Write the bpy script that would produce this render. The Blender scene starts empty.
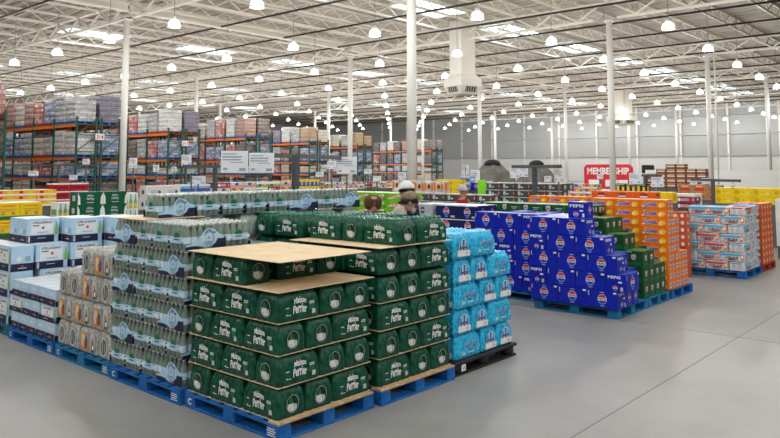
import bpy, bmesh, math, random
from mathutils import Vector, Matrix
R_ = random.Random(7)
S = bpy.context.scene
C = S.collection

# ------------------------------------------------------------------ camera
EYE = 1.95
YAW = math.radians(41.314)          # bearing of the view from +X
cd = bpy.data.cameras.new('camera'); cam = bpy.data.objects.new('camera', cd); C.objects.link(cam)
cd.sensor_width = 36.0; cd.lens = 714.35 / 780 * 36; cd.shift_y = (109.35 - 219) / 780
cd.clip_start = .05; cd.clip_end = 400
cam.location = (0, 0, EYE)
cam.rotation_euler = (math.radians(90 + 4.69), 0, YAW - math.pi / 2)
S.camera = cam

# ------------------------------------------------------------------ light
w = bpy.data.worlds.new('world'); S.world = w; w.use_nodes = True
w.node_tree.nodes['Background'].inputs[0].default_value = (.85, .93, 1, 1)
w.node_tree.nodes['Background'].inputs[1].default_value = .8
LAMP_W = 110.0                       # watts of each high-bay lamp
SKY_E = 2.4                          # brightness of the skylight panels
S.view_settings.view_transform = 'Standard'; S.view_settings.look = 'None'
S.view_settings.gamma = 1; S.view_settings.use_curve_mapping = False
S.view_settings.exposure = 0.85

# ------------------------------------------------------------------ materials
MATS = {}
def mat(name, col, rough=.5, metal=0, var=.0, scale=8, bump=0, emit=0, trans=0, coat=0, bscale=None):
    if name in MATS: return MATS[name]
    m = bpy.data.materials.new(name); m.use_nodes = True; MATS[name] = m
    nt = m.node_tree; b = nt.nodes['Principled BSDF']
    c = tuple(col) + (1,)
    b.inputs['Base Color'].default_value = c
    b.inputs['Roughness'].default_value = rough; b.inputs['Metallic'].default_value = metal
    b.inputs['Specular IOR Level'].default_value = .2 if rough >= .35 else (.28 if rough >= .18 else .5)
    if coat: b.inputs['Coat Weight'].default_value = coat
    if emit:
        b.inputs['Emission Color'].default_value = c; b.inputs['Emission Strength'].default_value = emit
    if var or bump:
        tc = nt.nodes.new('ShaderNodeTexCoord'); n = nt.nodes.new('ShaderNodeTexNoise')
        n.inputs['Scale'].default_value = scale; n.inputs['Detail'].default_value = 5
        nt.links.new(tc.outputs['Object'], n.inputs['Vector'])
        if var:
            r = nt.nodes.new('ShaderNodeValToRGB')
            r.color_ramp.elements[0].position = .3; r.color_ramp.elements[1].position = .7
            r.color_ramp.elements[0].color = tuple(x * (1 - var) for x in col) + (1,)
            r.color_ramp.elements[1].color = tuple(min(1, x * (1 + var)) for x in col) + (1,)
            nt.links.new(n.outputs['Fac'], r.inputs['Fac']); nt.links.new(r.outputs['Color'], b.inputs['Base Color'])
        if bump:
            n2 = n
            if bscale:
                n2 = nt.nodes.new('ShaderNodeTexNoise'); n2.inputs['Scale'].default_value = bscale; n2.inputs['Detail'].default_value = 4
                nt.links.new(tc.outputs['Object'], n2.inputs['Vector'])
            bp = nt.nodes.new('ShaderNodeBump'); bp.inputs['Strength'].default_value = bump; bp.inputs['Distance'].default_value = .01
            nt.links.new(n2.outputs['Fac'], bp.inputs['Height']); nt.links.new(bp.outputs['Normal'], b.inputs['Normal'])
    if trans:
        out = nt.nodes['Material Output']; t = nt.nodes.new('ShaderNodeBsdfTransparent'); mx = nt.nodes.new('ShaderNodeMixShader')
        mx.inputs[0].default_value = trans
        nt.links.new(b.outputs[0], mx.inputs[1]); nt.links.new(t.outputs[0], mx.inputs[2]); nt.links.new(mx.outputs[0], out.inputs[0])
    return m

WHITE = mat('white_print', (.82, .83, .82), .45)
BLACK = mat('black_print', (.015, .015, .018), .45)
RED = mat('red_print', (.62, .03, .03), .45)
NAVY = mat('navy_print', (.018, .022, .06), .45)
SKYB = mat('pale_blue_print', (.40, .62, .80), .4)
GREENL = mat('bright_green_print', (.01, .16, .05), .4)
ORNG = mat('orange_print', (.85, .22, .02), .45)
YEL = mat('yellow_print', (.85, .6, .02), .5)
GREYL = mat('light_grey_print', (.55, .57, .57), .45)
GREYD = mat('dark_grey_print', (.08, .085, .09), .45)
BROWN = mat('brown_print', (.2, .07, .03), .5)

# ------------------------------------------------------------------ mesh builder
class MB:
    def __init__(s): s.v = []; s.f = []; s.m = []; s.mats = []; s.sm = []
    def mi(s, m):
        if m not in s.mats: s.mats.append(m)
        return s.mats.index(m)
    def face(s, pts, m, smooth=False):
        k = len(s.v); s.v += [tuple(p) for p in pts]; s.f.append(tuple(range(k, k + len(pts)))); s.m.append(s.mi(m)); s.sm.append(smooth)
    def add(s, vs, fs, m, smooth=False):
        k = len(s.v); s.v += [tuple(p) for p in vs]; i = s.mi(m)
        for f in fs: s.f.append(tuple(x + k for x in f)); s.m.append(i); s.sm.append(smooth)
    def box(s, x0, y0, z0, x1, y1, z1, m):
        vs = [(x0,y0,z0),(x1,y0,z0),(x1,y1,z0),(x0,y1,z0),(x0,y0,z1),(x1,y0,z1),(x1,y1,z1),(x0,y1,z1)]
        s.add(vs, [(0,3,2,1),(4,5,6,7),(0,1,5,4),(1,2,6,5),(2,3,7,6),(3,0,4,7)], m)
        return s
    def bbox(s, x0, y0, z0, x1, y1, z1, m, b=.004):     # bevelled box
        vs = []; 
        for z, i in ((z0, b), (z0 + b, 0), (z1 - b, 0), (z1, b)):
            xa, xb, ya, yb = x0 + i, x1 - i, y0 + i, y1 - i; c = b
            vs += [(xa + c, ya, z), (xb - c, ya, z), (xb, ya + c, z), (xb, yb - c, z), (xb - c, yb, z), (xa + c, yb, z), (xa, yb - c, z), (xa, ya + c, z)]
        fs = [tuple(range(7, -1, -1)), tuple(range(24, 32))]
        for k in range(3):
            for j in range(8): fs.append((k*8+j, k*8+(j+1)%8, k*8+8+(j+1)%8, k*8+8+j))
        s.add(vs, fs, m); return s
    def lathe(s, prof, m, n=12, c=(0,0,0), smooth=True, cap=True):
        vs = []; fs = []
        for r, z in prof:
            for k in range(n):
                a = 2*math.pi*k/n; vs.append((c[0]+r*math.cos(a), c[1]+r*math.sin(a), c[2]+z))
        for i in range(len(prof)-1):
            for k in range(n): fs.append((i*n+k, i*n+(k+1)%n, (i+1)*n+(k+1)%n, (i+1)*n+k))
        s.add(vs, fs, m, smooth)
        if cap:
            k = len(s.v) - len(vs); i = s.mi(m)
            s.f.append(tuple(k + n - 1 - j for j in range(n))); s.m.append(i); s.sm.append(False)
            e = k + (len(prof)-1)*n; s.f.append(tuple(e + j for j in range(n))); s.m.append(i); s.sm.append(False)
        return s
    def tube(s, p0, p1, r, m, n=6, r1=None):
        p0 = Vector(p0); p1 = Vector(p1); d = (p1-p0).normalized(); u = d.orthogonal().normalized(); w_ = d.cross(u); r1 = r if r1 is None else r1
        vs = []
        for p, q in ((p0, r), (p1, r1)):
            for k in range(n):
                a = 2*math.pi*k/n; vs.append(p + u*q*math.cos(a) + w_*q*math.sin(a))
        fs = [(k, (k+1)%n, n+(k+1)%n, n+k) for k in range(n)] + [tuple(range(n-1,-1,-1)), tuple(range(n, 2*n))]
        s.add(vs, fs, m, n > 5); return s
    def bar(s, p0, p1, w, h, m):          # rectangular bar between two points, w horizontal, h vertical
        p0 = Vector(p0); p1 = Vector(p1); d = (p1-p0).normalized(); up = Vector((0,0,1))
        if abs(d.z) > .95: up = Vector((0,1,0))
        sd = d.cross(up).normalized(); uu = sd.cross(d)
        vs = [p + sd*a*w/2 + uu*b*h/2 for p in (p0, p1) for a, b in ((-1,-1),(1,-1),(1,1),(-1,1))]
        s.add(vs, [(0,1,2,3),(7,6,5,4),(0,4,5,1),(1,5,6,2),(2,6,7,3),(3,7,4,0)], m); return s
    def mesh(s, name):
        me = bpy.data.meshes.new(name); me.from_pydata(s.v, [], s.f)
        for m in s.mats: me.materials.append(m)
        me.polygons.foreach_set('material_index', s.m); me.polygons.foreach_set('use_smooth', s.sm); me.update(); return me

def link(name, me, parent=None, loc=(0,0,0), rz=0):
    o = bpy.data.objects.new(name, me); C.objects.link(o); o.location = loc; o.rotation_euler = (0,0,rz)
    if parent is not None: o.parent = parent
    return o
def tag(o, label=None, cat=None, group=None, kind=None):
    if label: o['label'] = label
    if cat: o['category'] = cat
    if group: o['group'] = group
    if kind: o['kind'] = kind
    return o

# ------------------------------------------------------------------ flat print: shapes laid on a face
TXT = {}
def text_tris(s, offset=.03):
    key = (s, offset)
    if key in TXT: return TXT[key]
    cu = bpy.data.curves.new('lettering', 'FONT'); cu.body = s; cu.size = 1; cu.offset = offset; cu.resolution_u = 2
    o = bpy.data.objects.new('lettering', cu); C.objects.link(o)
    me = bpy.data.meshes.new_from_object(o.evaluated_get(bpy.context.evaluated_depsgraph_get()))
    vs = [(v.co.x, v.co.y) for v in me.vertices]; fs = [tuple(p.vertices) for p in me.polygons]
    bpy.data.objects.remove(o); bpy.data.curves.remove(cu); bpy.data.meshes.remove(me)
    xs = [a for a, b in vs]; ys = [b for a, b in vs]; x0, x1, y0, y1 = min(xs), max(xs), min(ys), max(ys)
    TXT[key] = ([((a-x0)/(x1-x0), (b-y0)/(y1-y0)) for a, b in vs], fs, (x1-x0)/(y1-y0))
    return TXT[key]
def front(L, W): return lambda u, v, e: (u, -W/2 - e, v)
def back(L, W): return lambda u, v, e: (-u, W/2 + e, v)
def right(L, W): return lambda u, v, e: (L/2 + e, u, v)
def left(L, W): return lambda u, v, e: (-L/2 - e, -u, v)
def draw(mb, fmap, shapes, e0=.0015):
    for i, sh in enumerate(shapes):
        k = sh[0]; e = e0 + i*.0004
        if k == 'rect':
            _, u, v, ww, hh, m = sh; mb.face([fmap(u-ww/2, v-hh/2, e), fmap(u+ww/2, v-hh/2, e), fmap(u+ww/2, v+hh/2, e), fmap(u-ww/2, v+hh/2, e)], m)
        elif k == 'ell':
            _, u, v, a, b, m = sh; mb.face([fmap(u+a*math.cos(t*math.pi/10), v+b*math.sin(t*math.pi/10), e) for t in range(20)], m)
        elif k == 'arc':                     # part of an ellipse between two angles (degrees)
            _, u, v, a, b, t0, t1, m = sh
            mb.face([fmap(u+a*math.cos(math.radians(t0+(t1-t0)*t/12)), v+b*math.sin(math.radians(t0+(t1-t0)*t/12)), e) for t in range(13)], m)
        elif k == 'poly':
            _, pts, m = sh; mb.face([fmap(p[0], p[1], e) for p in pts], m)
        elif k == 'ring':
            _, u, v, a, b, th, m = sh; n = 24
            for t in range(n):
                c0, s0, c1, s1 = math.cos(2*math.pi*t/n), math.sin(2*math.pi*t/n), math.cos(2*math.pi*(t+1)/n), math.sin(2*math.pi*(t+1)/n)
                mb.face([fmap(u+(a-th)*c0, v+(b-th)*s0, e), fmap(u+a*c0, v+b*s0, e), fmap(u+a*c1, v+b*s1, e), fmap(u+(a-th)*c1, v+(b-th)*s1, e)], m)
        elif k == 'text':                    # text, centre u, v, width, height, material, arch, slant
            _, s, u, v, ww, hh, m = sh[:7]; arch = sh[7] if len(sh) > 7 else 0; sl = sh[8] if len(sh) > 8 else 0
            vs, fs, _a = text_tris(s)
            pts = []
            for a, b in vs:
                x = (a-.5)*ww; y = (b-.5)*hh
                if arch: y = y*(1 + .35*(1-(2*a-1)**2)) + arch*(1-(2*a-1)**2)
                pts.append(fmap(u + x + sl*y, v + y, e))
            mb.add(pts, fs, m)
def star(u, v, r):
    return [(u + (r if k % 2 == 0 else r*.42)*math.sin(k*math.pi/5), v + (r if k % 2 == 0 else r*.42)*math.cos(k*math.pi/5)) for k in range(10)]

# ------------------------------------------------------------------ products: spec = body mesh + parts
PROD = {}
class Spec:
    def __init__(s, name, body, parts, cat): s.name, s.body, s.parts, s.cat = name, body, parts, cat
def put(key, x, y, z, rz, label, group, parts=None):
    """one product standing with the centre of its base at x, y, z"""
    sp = PROD[key]; o = link(sp.name, sp.body, None, (x, y, z), rz); tag(o, label, sp.cat, group)
    for pn, me, loc, kind in sp.parts:
        if parts is not None and pn not in parts: continue
        c = link(pn, me, o, loc)
        if kind or 'print' in pn or 'band' in pn or pn == 'end_window': c['kind'] = kind or 'stuff'
    return o

def film_mesh(L, W, H, m, pitch=.07, amp=.005, r=.03, secs=None, name='film'):
    mb = MB(); secs = secs or [(0, .006), (.014, .001), (.30*H, 0), (.56*H, .004), (.72*H, .013), (.85*H, .025), (.93*H, .038)]
    n1, n2 = round(L/pitch), round(W/pitch)
    per = []
    def side(length, n):
        k = n*5
        return [((i/k-.5)*length, abs(math.sin(math.pi*i/5))) for i in range(k)]
    for t, b in side(L, n1): per.append((t, -W/2, 0, -1, b))
    for t, b in side(W, n2): per.append((L/2, t, 1, 0, b))
    for t, b in side(L, n1): per.append((-t, W/2, 0, 1, b))
    for t, b in side(W, n2): per.append((-L/2, -t, -1, 0, b))
    N = len(per); vs = []; fs = []
    for z, ins in secs:
        for x, y, nx, ny, b in per:
            ax, ay = L/2-ins, W/2-ins
            px = max(-ax, min(ax, x)); py = max(-ay, min(ay, y))
            # rounded corners
            cx, cy = max(-(ax-r), min(ax-r, px)), max(-(ay-r), min(ay-r, py)); dx, dy = px-cx, py-cy; dl = math.hypot(dx, dy)
            if dl > r: px, py = cx+dx/dl*r, cy+dy/dl*r
            sc = amp*(1-b)
            vs.append((px - nx*sc, py - ny*sc, z))
    for i in range(len(secs)-1):
        for k in range(N): fs.append((i*N+k, i*N+(k+1)%N, (i+1)*N+(k+1)%N, (i+1)*N+k))
    mb.add(vs, fs, m, True)
    e = (len(secs)-1)*N
    mb.f.append(tuple(e+k for k in range(N))); mb.m.append(mb.mi(m)); mb.sm.append(False)
    mb.f.append(tuple(N-1-k for k in range(N))); mb.m.append(mb.mi(m)); mb.sm.append(False)
    return mb.mesh(name)
def caps_mesh(L, W, H, m, nx, ny, r=.019, h=.02, name='bottle_tops'):
    mb = MB()
    for i in range(nx):
        for j in range(ny):
            x = (i+.5)/nx*(L-.06)-(L-.06)/2; y = (j+.5)/ny*(W-.06)-(W-.06)/2
            mb.lathe([(r, 0), (r*.9, h*.75), (r*.55, h)], m, 7, (x, y, H*.93-.002))
    return mb.mesh(name)

# --- dark green film packs of bottles
GF = mat('green_shrink_film', (.004, .070, .039), .24, var=.45, scale=26, bump=.25, bscale=40)
GT = mat('green_bottle_tops', (.05, .2, .13), .3)
GB = mat('green_bottle_inside', (.004, .03, .016), .25)
LAB = mat('bottle_label_white', (.62, .66, .62), .35, var=.25, scale=60)
GMID = mat('green_film_patch', (.01, .13, .05), .3)
def green_pack():
    L, W, H = .42, .28, .222
    body = film_mesh(L, W, H, GF)
    lg = MB()
    for fm in (front(L, W), back(L, W)):
        draw(lg, fm, [('text', 'Maison', .0, .138, .118, .038, WHITE, .012), ('text', 'Perrier', .0, .076, .135, .056, WHITE, .014),
                      ('rect', .115, .085, .055, .05, GMID), ('rect', .115, .122, .05, .006, WHITE), ('rect', .115, .110, .05, .006, WHITE), ('rect', .135, .048, .034, .034, GREYL),
                      ('rect', -.125, .1, .032, .006, WHITE), ('rect', -.13, .05, .012, .010, WHITE), ('rect', -.105, .047, .028, .005, WHITE)])
    wn = []
    for fm in (right(L, W), left(L, W)):
        mb = MB()
        draw(mb, fm, [('ell', 0, .095, .058, .062, GB), ('poly', [(-.047, .06), (-.022, .042), (.016, .040), (.016, .096), (-.047, .096)], LAB), ('poly', [(.019, .041), (.034, .05), (.04, .06), (.04, .088), (.019, .088)], GREYL),
                      ('poly', [(-.035, .1), (.005, .1), (-.004, .13), (-.012, .148), (-.02, .148), (-.028, .13)], GMID), ('ring', 0, .095, .058, .064, .003, GREYL)], .003)
        wn.append(('end_window', mb.mesh('end_window'), (0,0,0), None))
    PROD['green'] = Spec('bottle_pack', body, [('logo_print', lg.mesh('logo_print'), (0,0,0), None)] + wn, 'bottle pack')
    PROD['green_top'] = Spec('bottle_pack', body, PROD['green'].parts + [('bottle_tops', caps_mesh(L, W, H, GT, 6, 4), (0,0,0), 'stuff')], 'bottle pack')
green_pack()

# --- clear bottle packs with a pale blue printed band
CLR = mat('clear_bottle', (.30, .385, .33), .05, trans=.42)
CAPM = mat('bottle_cap_pale', (.74, .78, .75), .3)
LBL = mat('bottle_label_blue', (.56, .74, .88), .35, var=.15, scale=50)
def clear_pack():
    L, W, H = .40, .267, .222
    b = MB(); prof = [(.026, 0), (.0315, .006), (.0315, .05)]
    b.lathe(prof, CLR, 10, cap=False); b.lathe([(.032, .05), (.032, .105)], LBL, 10, cap=False)
    b.lathe([(.0315, .105), (.031, .13), (.025, .155), (.016, .183), (.0125, .198)], CLR, 10, cap=False)
    b.lathe([(.015, .196), (.0155, .212), (.013, .216)], CAPM, 10)
    bm = b.mesh('bottle')
    tray = MB(); tray.bbox(-L/2+.004, -W/2+.004, 0, L/2-.004, W/2-.004, .006, mat('pack_base_film', (.2, .22, .21), .4), .002)
    core = MB(); core.bbox(-L/2+.07, -W/2+.07, .006, L/2-.07, W/2-.07, .19, mat('pack_inner_shade', (.03, .05, .04), .4), .01)  # solid block for the inner bottles, gap shade put into its dark colour
    parts = []
    for i in range(6):
        for j in range(4):
            if 0 < i < 5 and 0 < j < 3: continue
            parts.append(('bottle', bm, ((i-2.5)*.0665, (j-1.5)*.0665, .006), None))
    capm = MB()
    for i in range(1, 5):
        for j in (1, 2): capm.lathe([(.0125, .19), (.015, .203), (.015, .219), (.012, .222)], CAPM, 7, ((i-2.5)*.0665, (j-1.5)*.0665, 0))
    parts.append(('inner_bottle_tops', capm.mesh('inner_bottle_tops'), (0,0,0), 'stuff'))
    parts.append(('inner_shade_block', core.mesh('inner_shade_block'), (0,0,0), None))
    sb = MB()
    for fm in (front(L, W), back(L, W)):      # swoosh with the round emblem on the long sides
        top = [(-.2, .045), (-.16, .05), (-.10, .075), (-.05, .12), (-.01, .165), (.03, .182), (.08, .168), (.14, .125), (.19, .105)]
        bot = [(.19, .085), (.12, .085), (.10, .05), (.06, .025), (.0, .012), (-.06, .03), (-.12, .035), (-.2, .03)]
        draw(sb, fm, [('poly', [(.075, .0), (.197, .0), (.197, .095), (.075, .095)], NAVY), ('poly', [(-.2, .0), (-.05, .0), (-.08, .03), (-.2, .04)], NAVY),
                      ('poly', top + bot, SKYB), ('ell', .03, .095, .056, .082, SKYB), ('ring', .03, .095, .05, .075, .005, NAVY),
                      ('text', 'S.PELLEGRINO', .03, .13, .075, .014, NAVY, .022), ('poly', star(.03, .1, .013), RED), ('rect', .03, .06, .05, .006, NAVY), ('rect', .03, .045, .04, .005, NAVY),
                      ('rect', -.03, .09, .03, .05, LBL), ('rect', .085, .14, .02, .012, NAVY)], .003)
    eb = MB()
    for fm in (right(L, W), left(L, W)):      # plain band with a green dome on the ends
        draw(eb, fm, [('rect', 0, .082, .125, .05, SKYB), ('arc', 0, .106, .04, .042, 0, 180, GREENL), ('rect', 0, .088, .07, .010, NAVY), ('rect', -.1, .085, .05, .018, WHITE), ('rect', .1, .085, .05, .018, WHITE)], .003)
    parts.append(('side_band', sb.mesh('side_band'), (0,0,0), None)); parts.append(('end_band', eb.mesh('end_band'), (0,0,0), None))
    PROD['clear'] = Spec('bottle_pack', tray.mesh('bottle_pack'), parts, 'bottle pack')
    PROD['clear_plain'] = Spec('bottle_pack', film_mesh(L, W, .225, mat('clear_film', (.32, .38, .35), .2, var=.3, scale=30)), [('side_band', sb.mesh('side_band'), (0,0,0), None)], 'bottle pack')
clear_pack()

# --- light blue film packs of water bottles
BF = mat('blue_shrink_film', (.025, .44, .95), .2, var=.5, scale=34, bump=.3, bscale=45)
BT = mat('blue_bottle_tops', (.2, .65, .95), .25)
BI = mat('blue_bottle_inside', (.01, .12, .36), .3, var=.5, scale=80)
def blue_pack():
    L, W, H = .43, .285, .232
    lg = MB()
    for fm in (front(L, W), back(L, W)):
        draw(lg, fm, [('text', 'pure life', .02, .125, .19, .06, WHITE, 0, .25), ('text', 'pure life', .024, .121, .19, .06, mat('deep_blue_print', (.02, .1, .4), .4), 0, .25),
                      ('ell', .03, .075, .013, .013, RED), ('rect', -.09, .05, .055, .028, GREYL), ('rect', .03, .05, .10, .006, WHITE), ('ell', .15, .06, .008, .008, WHITE), ('ell', .165, .08, .006, .006, WHITE), ('ell', .15, .1, .006, .006, WHITE), ('ell', .17, .05, .006, .006, NAVY)], .004)
    wn = []
    for fm in (right(L, W), left(L, W)):
        mb = MB(); arch = [(-.075, .06), (.075, .06), (.075, .12)] + [(.075*math.cos(t*math.pi/8), .12+.065*math.sin(t*math.pi/8)) for t in range(1, 8)] + [(-.075, .12)]
        arch2 = [(a*.86, .06+(b-.06)*.9) for a, b in arch]
        draw(mb, fm, [('poly', arch, mat('pale_film', (.35, .65, .8), .3)), ('poly', arch2, BI), ('rect', -.028, .12, .03, .09, SKYB), ('rect', .028, .12, .03, .09, SKYB), ('rect', -.028, .1, .03, .02, mat('deep_blue_print', (.02, .1, .4))), ('rect', .028, .1, .03, .02, MATS['deep_blue_print']), ('rect', .0, .085, .03, .02, RED),
                      ('poly', [(-.1, .02), (.1, .02), (.105, .07), (-.1, .08)], WHITE), ('rect', .05, .045, .05, .03, GREYL)], .004)
        wn.append(('end_window', mb.mesh('end_window'), (0,0,0), None))
    PROD['blue'] = Spec('water_pack', film_mesh(L, W, H, BF, amp=.007), [('logo_print', lg.mesh('logo_print'), (0,0,0), None)] + wn + [('bottle_tops', caps_mesh(L, W, H, BT, 6, 4, .021, .022), (0,0,0), 'stuff')], 'water pack')
blue_pack()

# --- grey film packs with orange printed panels
GYF = mat('grey_shrink_film', (.42, .41, .38), .25, var=.45, scale=40, bump=.3, bscale=50)
def grey_pack():
    L, W, H = .385, .235, .25
    lg = MB()
    OR2 = mat('amber_print', (.58, .27, .07), .45, var=.5, scale=70); CR = mat('cream_print', (.7, .62, .48), .45)
    for fm in (front(L, W), back(L, W)):
        draw(lg, fm, [('rect', -.06, .115, .17, .17, OR2), ('ell', -.10, .12, .03, .07, CR), ('ell', -.04, .1, .028, .06, BROWN), ('ell', -.075, .09, .02, .035, OR2), ('poly', [(-.005, .21), (.03, .21), (.02, .06), (-.005, .06)], mat('sky_strip', (.12, .35, .7), .4)),
                      ('ell', .09, .12, .055, .09, GREYL), ('ell', .09, .1, .03, .07, OR2), ('poly', [(.07, .03), (.125, .03), (.12, .11), (.11, .13), (.10, .13), (.09, .11)], mat('bottle_green_print', (.05, .09, .05), .4)), ('rect', .105, .075, .03, .04, WHITE)], .003)
    wn = []
    for fm in (right(L, W), left(L, W)):
        mb = MB()
        draw(mb, fm, [('ell', 0, .115, .07, .09, GREYL), ('ell', 0, .115, .056, .076, mat('grey_window', (.11, .115, .11), .35, var=.6, scale=60)), ('rect', -.02, .12, .012, .11, GREYL), ('rect', .022, .1, .008, .09, GREYL), ('ring', 0, .115, .062, .082, .005, WHITE)], .003)
        wn.append(('end_window', mb.mesh('end_window'), (0,0,0), None))
    PROD['grey'] = Spec('bottle_pack', film_mesh(L, W, H, GYF, amp=.004, secs=[(0, .012), (.02, .001), (.55*H, 0), (.8*H, .002), (.93*H, .012), (.98*H, .022)]),
        [('panel_print', lg.mesh('panel_print'), (0,0,0), None)] + wn + [('bottle_tops', caps_mesh(L, W, H, mat('grey_tops', (.5, .49, .45), .3), 6, 4, .02, .012), (0,0,0.012), 'stuff')], 'bottle pack')
grey_pack()

# --- printed cartons
CARTON_NAMES = {'sp_small': 'can_box', 'sp_case': 'bottle_case', 'cola': 'cola_carton', 'cola_cube': 'cola_carton', 'cola_dark': 'dark_cola_carton', 'cola_silver': 'diet_cola_carton', 'ginger': 'ginger_ale_carton', 'ginger_tall': 'ginger_ale_carton', 'orange': 'orange_soda_carton', 'orange_red': 'soda_carton', 'red_tall': 'coral_carton', 'yellow': 'juice_carton', 'bottle_window': 'bottle_carton', 'green_case': 'water_carton', 'lime': 'citrus_soda_carton', 'orange_tray': 'juice_tray', 'red_pack': 'soda_pack', 'dark_cans': 'dark_can_pack', 'orange_white': 'snack_pack', 'blue_pack': 'drink_pack', 'yellow_blue_cans': 'yellow_can_pack', 'fruit_tray': 'fruit_tray', 'fruit_tray_b': 'fruit_tray', 'fruit_tray_c': 'fruit_tray', 'fruit_tray_d': 'fruit_tray', 'yellow_low': 'yellow_carton', 'tan_box': 'brown_carton', 'black_yellow': 'battery_pack', 'brown_case': 'maroon_case', 'white_case': 'white_carton'}
def carton(key, L, W, H, m, longs, ends, top=None, name=None, cat='carton', bev=.004, topm=None, lid=None):
    name = name or CARTON_NAMES[key]
    mb = MB(); mb.bbox(-L/2, -W/2, 0, L/2, W/2, H, m, bev)
    pr = MB()
    for fm in (front(L, W), back(L, W)): draw(pr, fm, longs)
    for fm in (right(L, W), left(L, W)): draw(pr, fm, ends)
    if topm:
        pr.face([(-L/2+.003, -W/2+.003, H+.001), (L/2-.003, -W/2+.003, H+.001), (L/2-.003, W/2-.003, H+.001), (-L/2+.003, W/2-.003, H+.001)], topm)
    PROD[key] = Spec(name, mb.mesh(name), [('print', pr.mesh('print'), (0,0,0), None)] if pr.f else [], cat)

SPB = mat('pale_blue_card', (.47, .66, .84), .45, var=.06); SPW = mat('white_card', (.78, .82, .85), .5)
# small pale blue boxes of cans: pale top, navy foot
carton('sp_small', .385, .218, .174, SPB,
    [('rect', 0, .03, .383, .056, NAVY), ('rect', -.02, .105, .29, .10, SPW), ('text', 'S.PELLEGRINO', -.02, .138, .2, .022, NAVY), ('poly', star(-.02, .1, .022), RED), ('rect', -.02, .07, .12, .005, GREYD), ('rect', .16, .09, .035, .12, mat('leaf_print', (.25, .5, .15), .4)), ('rect', -.05, .03, .1, .007, GREYL)],
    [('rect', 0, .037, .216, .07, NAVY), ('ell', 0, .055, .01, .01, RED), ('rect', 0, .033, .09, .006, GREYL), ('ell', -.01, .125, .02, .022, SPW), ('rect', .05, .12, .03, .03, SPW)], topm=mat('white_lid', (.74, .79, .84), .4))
carton('sp_case', .39, .255, .295, SPB,
    [('rect', 0, .045, .388, .088, NAVY), ('rect', -.015, .185, .27, .165, SPW), ('text', 'S.PELLEGRINO', -.015, .245, .24, .03, NAVY), ('rect', -.09, .208, .08, .012, NAVY), ('poly', star(-.005, .18, .028), RED), ('rect', -.005, .125, .14, .006, GREYD),
     ('poly', [(.135, .0), (.185, .0), (.185, .09), (.135, .09)], SKYB), ('poly', [(.135, .09), (.185, .09), (.185, .16), (.170, .21), (.167, .25), (.153, .25), (.150, .21), (.135, .16)], mat('leaf_print', (.25, .5, .15), .4)), ('rect', -.17, .045, .025, .07, GREYL), ('rect', -.02, .055, .1, .007, GREYL)],
    [('rect', 0, .045, .253, .088, NAVY), ('ell', 0, .055, .013, .013, RED), ('rect', 0, .035, .1, .01, GREYL), ('ell', -.04, .14, .03, .03, SPW), ('rect', .06, .14, .06, .06, mat('grey_blue_print', (.3, .42, .52), .45))], topm=mat('white_lid', (.74, .79, .84), .4))
# blue cola cartons
PB = mat('cola_blue_card', (.006, .017, .40), .42, var=.12, scale=5)
def cola_logo(u, v, s, extra=True):
    CB = mat('can_blue', (.03, .07, .42), .35); o = []
    if extra: o += [('poly', [(u-s*.55, v-s*1.55), (u+s*.55, v-s*1.55), (u+s*.7, v-s*1.2), (u+s*.7, v+s*1.2), (u+s*.5, v+s*1.55), (u-s*.5, v+s*1.55), (u-s*.7, v+s*1.2), (u-s*.7, v-s*1.2)], CB), ('rect', u, v+s*1.5, s*.9, s*.12, GREYL), ('rect', u, v-s*1.5, s*.9, s*.12, GREYL)]
    return o + [('ell', u, v, s*1.08, s*1.08, WHITE), ('arc', u, v, s, s, 20, 160, RED), ('arc', u, v, s, s, 200, 340, mat('logo_blue', (.01, .04, .5), .4)), ('rect', u, v, s*1.95, s*.66, WHITE), ('text', 'PEPSI', u, v, s*1.75, s*.46, BLACK)]
carton('cola', .42, .27, .226, PB, cola_logo(.0, .115, .058) + [('rect', .175, .205, .045, .022, WHITE), ('rect', -.185, .18, .012, .06, GREYL)],
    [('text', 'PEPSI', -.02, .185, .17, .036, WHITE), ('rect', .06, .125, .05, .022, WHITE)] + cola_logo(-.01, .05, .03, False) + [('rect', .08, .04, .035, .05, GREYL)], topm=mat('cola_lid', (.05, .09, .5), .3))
carton('cola_cube', .27, .20, .215, PB, [('text', 'PEPSI', -.01, .165, .2, .042, WHITE), ('rect', .06, .1, .05, .02, WHITE)] + cola_logo(-.02, .05, .036, False) + [('rect', .09, .04, .03, .05, WHITE)],
    cola_logo(0, .11, .038), topm=mat('cola_lid', (.05, .09, .5), .3))
carton('cola_dark', .42, .27, .226, mat('cola_navy_card', (.008, .013, .10), .4), cola_logo(.0, .12, .058) + [('rect', .13, .04, .08, .03, GREYL), ('rect', 0, .218, .42, .014, WHITE)], cola_logo(0, .12, .04), topm=mat('white_lid', (.74, .79, .84), .4))
carton('cola_silver', .42, .27, .226, mat('silver_card', (.45, .47, .5), .35), [('ell', 0, .12, .05, .06, GREYD), ('text', 'PEPSI', 0, .12, .09, .025, WHITE), ('rect', 0, .218, .42, .014, WHITE)], [('ell', 0, .12, .05, .06, GREYD)], topm=mat('white_lid', (.74, .79, .84), .4))
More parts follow.
